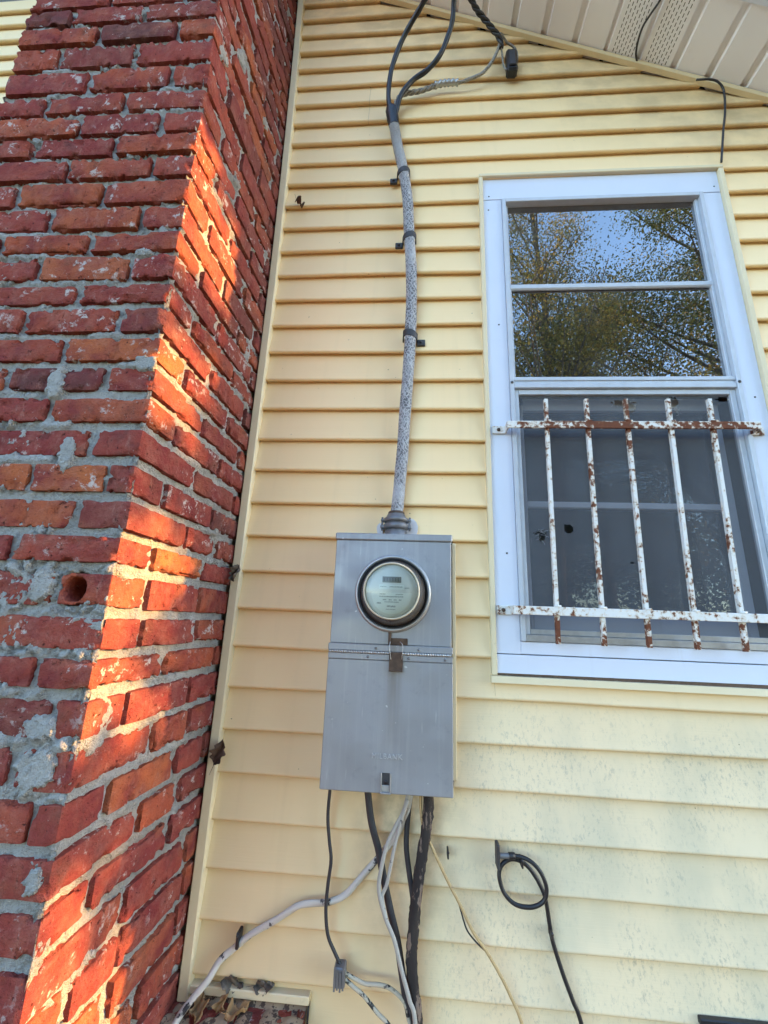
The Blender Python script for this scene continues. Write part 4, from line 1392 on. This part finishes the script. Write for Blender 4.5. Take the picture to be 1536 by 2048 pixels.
# ------------------------------------------------------------------ foundation vent, dead leaves
fv = empty('foundation_vent', (.8, 0, .6), 'dark framed vent at the bottom right under the siding', 'vent')
b = MB(); b.box(.705, 1.15, -.032, -.018, .738, .752, .002); b.box(.705, .717, -.032, -.018, .55, .7378, .002); b.box(1.138, 1.15, -.032, -.018, .55, .7378, .002); b.box(.705, 1.15, -.032, -.018, .537, .5498, .002)
b.build('frame', M['black'], fv)
b = MB()
for q in range(7): b.box(.7175, 1.1375, -.030, -.019, .552 + q * .024, .569 + q * .024, .002)
b.build('louver', M['trim'], fv)

def leaf(name, loc, size, rot, mat, lab, curl=.5, seed=0):
    n, m = 16, 11
    V, F = [], []
    rl = random.Random(seed)
    for i in range(n):
        u = i / (n - 1)
        wd = math.sin(math.pi * u ** .8) * .27 * (1 + .28 * math.sin(u * 23 + seed * 3) * (u > .15) + .1 * rl.uniform(-1, 1)) + .01
        for j in range(m):
            v = (j / (m - 1) - .5) * 2
            V.append(((u - .5), v * wd, curl * (v * v * wd * 1.1 + .5 * (u - .4) ** 2 + .22 * math.sin(u * 7 + seed) * v + .1 * math.sin(v * 5 + u * 9 + seed * 2)) + .012 * rl.uniform(-1, 1)))
    for i in range(n - 1):
        for j in range(m - 1):
            q = i * m + j
            F.append((q, q + 1, q + m + 1, q + m))
    b0 = len(V)
    V += [(-.5, -.012, .12 * curl), (-.5, .012, .12 * curl), (-.85, .004, .35 * curl), (-.85, -.004, .35 * curl)]
    F.append((b0, b0 + 1, b0 + 2, b0 + 3))
    me = mesh_np(name, np.array(V) * size, F, M[mat], True)
    o = bpy.data.objects.new(name, me)
    o.location = loc
    o.rotation_euler = tuple(R(a) for a in rot)
    put(o)
    mod = o.modifiers.new('thick', 'SOLIDIFY'); mod.thickness = .0006
    return tag(o, lab, 'leaf')
leaf('dead_leaf', (-.342, -.030, 2.966), .035, (60, 40, 20), 'deadleaf', 'tiny curled brown leaf hanging on the upper siding by the corner trim', 1.2, 1)
leaf('dead_leaf', (-.398, -.042, 1.640), .046, (80, -70, 10), 'greyleaf', 'shrivelled grey-brown leaf stuck to the corner trim at mid height', 1.4, 2)
leaf('dead_leaf', (-.384, -.040, 1.195), .060, (90, -75, 5), 'deadleaf', 'narrow brown leaf hanging low on the corner trim', .7, 3)
leaf('dead_leaf', (-.298, -.016, .722), .050, (70, 10, 15), 'greyleaf', 'grey dry leaf left on the base trim beneath the lowest lap', 1.0, 4)
leaf('dead_leaf', (-.222, -.016, .7235), .046, (75, -8, -10), 'greyleaf', 'grey dry leaf right on the base trim beneath the lowest lap', 1.0, 5)
leaf('dead_leaf', (-.305, -.042, .703), .040, (65, -60, 10), 'tanleaf', 'upright sunlit tan leaf in front of the base trim', .9, 6)
leaf('dead_leaf', (-.272, -.048, .692), .050, (15, 10, 40), 'tanleaf', 'flat tan leaf lying on the brick ledge below the base trim', .8, 7)
leaf('dead_leaf', (-.355, -.052, .694), .055, (10, -20, 100), 'tanleaf', 'curled pale leaf in the corner between chimney and ledge', 1.0, 8)

# ------------------------------------------------------------------ trees (mirrored in the window, and shading the chimney)
def tree(name, lab, base, height, crown_r, crown_lo, n_leaf, lsize, mat, seed, limbs=14, upright=.5, trunk_r=.12, clump=.45, grp=None, tips=None):
    rt = random.Random(seed)
    nr = np.random.RandomState(seed)
    root = empty(name, base, lab, 'tree', grp)
    bx_, by_, bz_ = base
    tb_ = MB()
    top = (bx_ + rt.uniform(-.3, .3), by_ + rt.uniform(-.3, .3), height * .93)
    spine = [(bx_, by_, -.05), (bx_ + rt.uniform(-.1, .1), by_ + rt.uniform(-.1, .1), height * .3), (bx_ + rt.uniform(-.25, .25), by_ + rt.uniform(-.25, .25), height * .62), top]
    tb_.tube(spine, lambda t: trunk_r * (1 - t) ** .8 + .008, 10, 6)
    S = spline(spine, 12)
    centers = []
    for tp in tips or ():
        p0 = S[int(min(.97, max(.1, (tp[2] - .35) / height)) * (len(S) - 1))]
        p2 = np.array(tp)
        tb_.tube([p0, (p0 + p2) / 2 + np.array([0, 0, .06]), p2], lambda t: .022 * (1 - t) + .005, 6, 4)
        centers += [p2] * 10 + [p0 * .25 + p2 * .75] * 2
    for q in range(limbs):
        t0 = rt.uniform(.28, .93)
        p0 = S[int(t0 * (len(S) - 1))]
        a = rt.uniform(0, 6.28)
        ln = crown_r * rt.uniform(.6, 1.05) * (1.15 - .75 * t0)
        z1 = p0[2] + ln * (upright * 1.8 + rt.uniform(-.1, .5))
        p2 = np.array([p0[0] + ln * math.cos(a), p0[1] + ln * math.sin(a), min(max(z1, crown_lo), height)])
        p1 = (p0 + p2) / 2 + np.array([0, 0, -.12 * ln * (1 - upright)])
        r0 = trunk_r * .38 * (1 - t0 * .7)
        tb_.tube([p0, p1, p2], lambda t, r0=r0: r0 * (1 - t) + .006, 6, 4)
        L3 = spline([p0, p1, p2], 6)
        for s_ in range(5):
            c0 = L3[rt.randrange(len(L3) // 3, len(L3))]
            d_ = np.array([rt.uniform(-1, 1), rt.uniform(-1, 1), rt.uniform(-.2, .9) + upright * .6]) * ln * .38
            tb_.tube([c0, c0 + d_ * .5 + np.array([0, 0, -.03]), c0 + d_], lambda t: .010 * (1 - t) + .003, 5, 3)
            centers.append(c0 + d_); centers.append(c0 + d_ * .55)
    tb_.build('trunk', M['bark'], root)
    C = np.array(centers)
    pick = C[nr.randint(0, len(C), n_leaf)]
    P = pick + nr.normal(0, clump, (n_leaf, 3)) * np.array([1, 1, .8])
    P = P[P[:, 2] > .3]
    n = len(P)
    A = nr.normal(size=(n, 3)); A /= np.linalg.norm(A, axis=1)[:, None]
    A[:, 2] -= .5; A /= np.linalg.norm(A, axis=1)[:, None]
    Bv = np.cross(A, nr.normal(size=(n, 3))); Bv /= np.linalg.norm(Bv, axis=1)[:, None]
    s_ = lsize * nr.uniform(.65, 1.25, (n, 1))
    Vv = np.stack([P - A * s_ * .5, P + Bv * s_ * .30, P + A * s_ * .6, P - Bv * s_ * .30], 1).reshape(-1, 3)
    me = bpy.data.meshes.new('crown')
    me.vertices.add(len(Vv)); me.vertices.foreach_set('co', Vv.ravel())
    me.loops.add(4 * n); me.loops.foreach_set('vertex_index', np.arange(4 * n))
    me.polygons.add(n); me.polygons.foreach_set('loop_start', np.arange(0, 4 * n, 4)); me.polygons.foreach_set('loop_total', np.full(n, 4))
    me.materials.append(M[mat]); me.update(calc_edges=True)
    child('crown', me, root)
    return root
G = 'trees mirrored in the window'
tree('tree', 'sparse upright tree with yellowing leaves mirrored at left of the window', (2.6, -6.0, 0), 11.9, 1.9, 4.0, 34000, .046, 'leafA', 3, 44, .95, .10, .19, G)
tree('tree', 'dense leafy tree mirrored at the upper right of the window', (5.9, -6.3, 0), 11.8, 2.9, 3.0, 95000, .050, 'leafB', 5, 44, .5, .16, .25, G)
tree('tree', 'dark dense tree mirrored low in the middle of the window', (4.0, -7.4, 0), 9.6, 2.9, 2.5, 80000, .050, 'leafB', 9, 40, .35, .16, .28, G)
tree('tree', 'bushy olive tree mirrored low at left of the window', (1.7, -7.6, 0), 8.6, 2.5, 2.0, 45000, .050, 'leafC', 12, 30, .4, .15, .26, G)
for q, (x_, y_, h_, lab_) in enumerate(((.6, -8.6, 4.2, 'dark shrub behind the photographer, mirrored dimly at left of the window screen'), (3.0, -9.0, 4.6, 'dark shrub mirrored dimly in the middle of the window screen'), (5.6, -9.0, 4.4, 'dark shrub mirrored dimly at right of the window screen'), (8.2, -8.6, 4.6, 'dark shrub mirrored dimly at the far right edge of the window screen'))):
    tree('shrub', lab_, (x_, y_, 0), h_, 1.9, .4, 9000, .11, 'leafB', 40 + q, 30, .25, .09, .40, 'shrubs mirrored in the window')
SHADE_TIPS = [(6.0, .26, 2.94), (6.1, .36, 2.98), (6.0, .47, 2.95), (6.1, .53, 2.80), (6.0, .30, 3.55), (6.1, .40, 3.58), (6.0, .50, 3.52), (6.0, .36, 3.95), (6.1, .48, 3.99), (6.0, .53, 3.74), (6.1, .28, 4.55), (6.0, .40, 4.58), (6.0, .50, 4.42), (6.1, .34, 4.78), (6.0, .46, 4.72), (6.0, .52, 3.18)]  # limb tips placed so their leaves shade chosen bands of the chimney
tree('tree', 'small tree out of view to the right, limbs set to dapple the chimney', (6.0, 1.35, 0), 5.4, .9, 1.4, 2600, .07, 'leafC', 23, 5, .45, .07, .062, None, SHADE_TIPS)
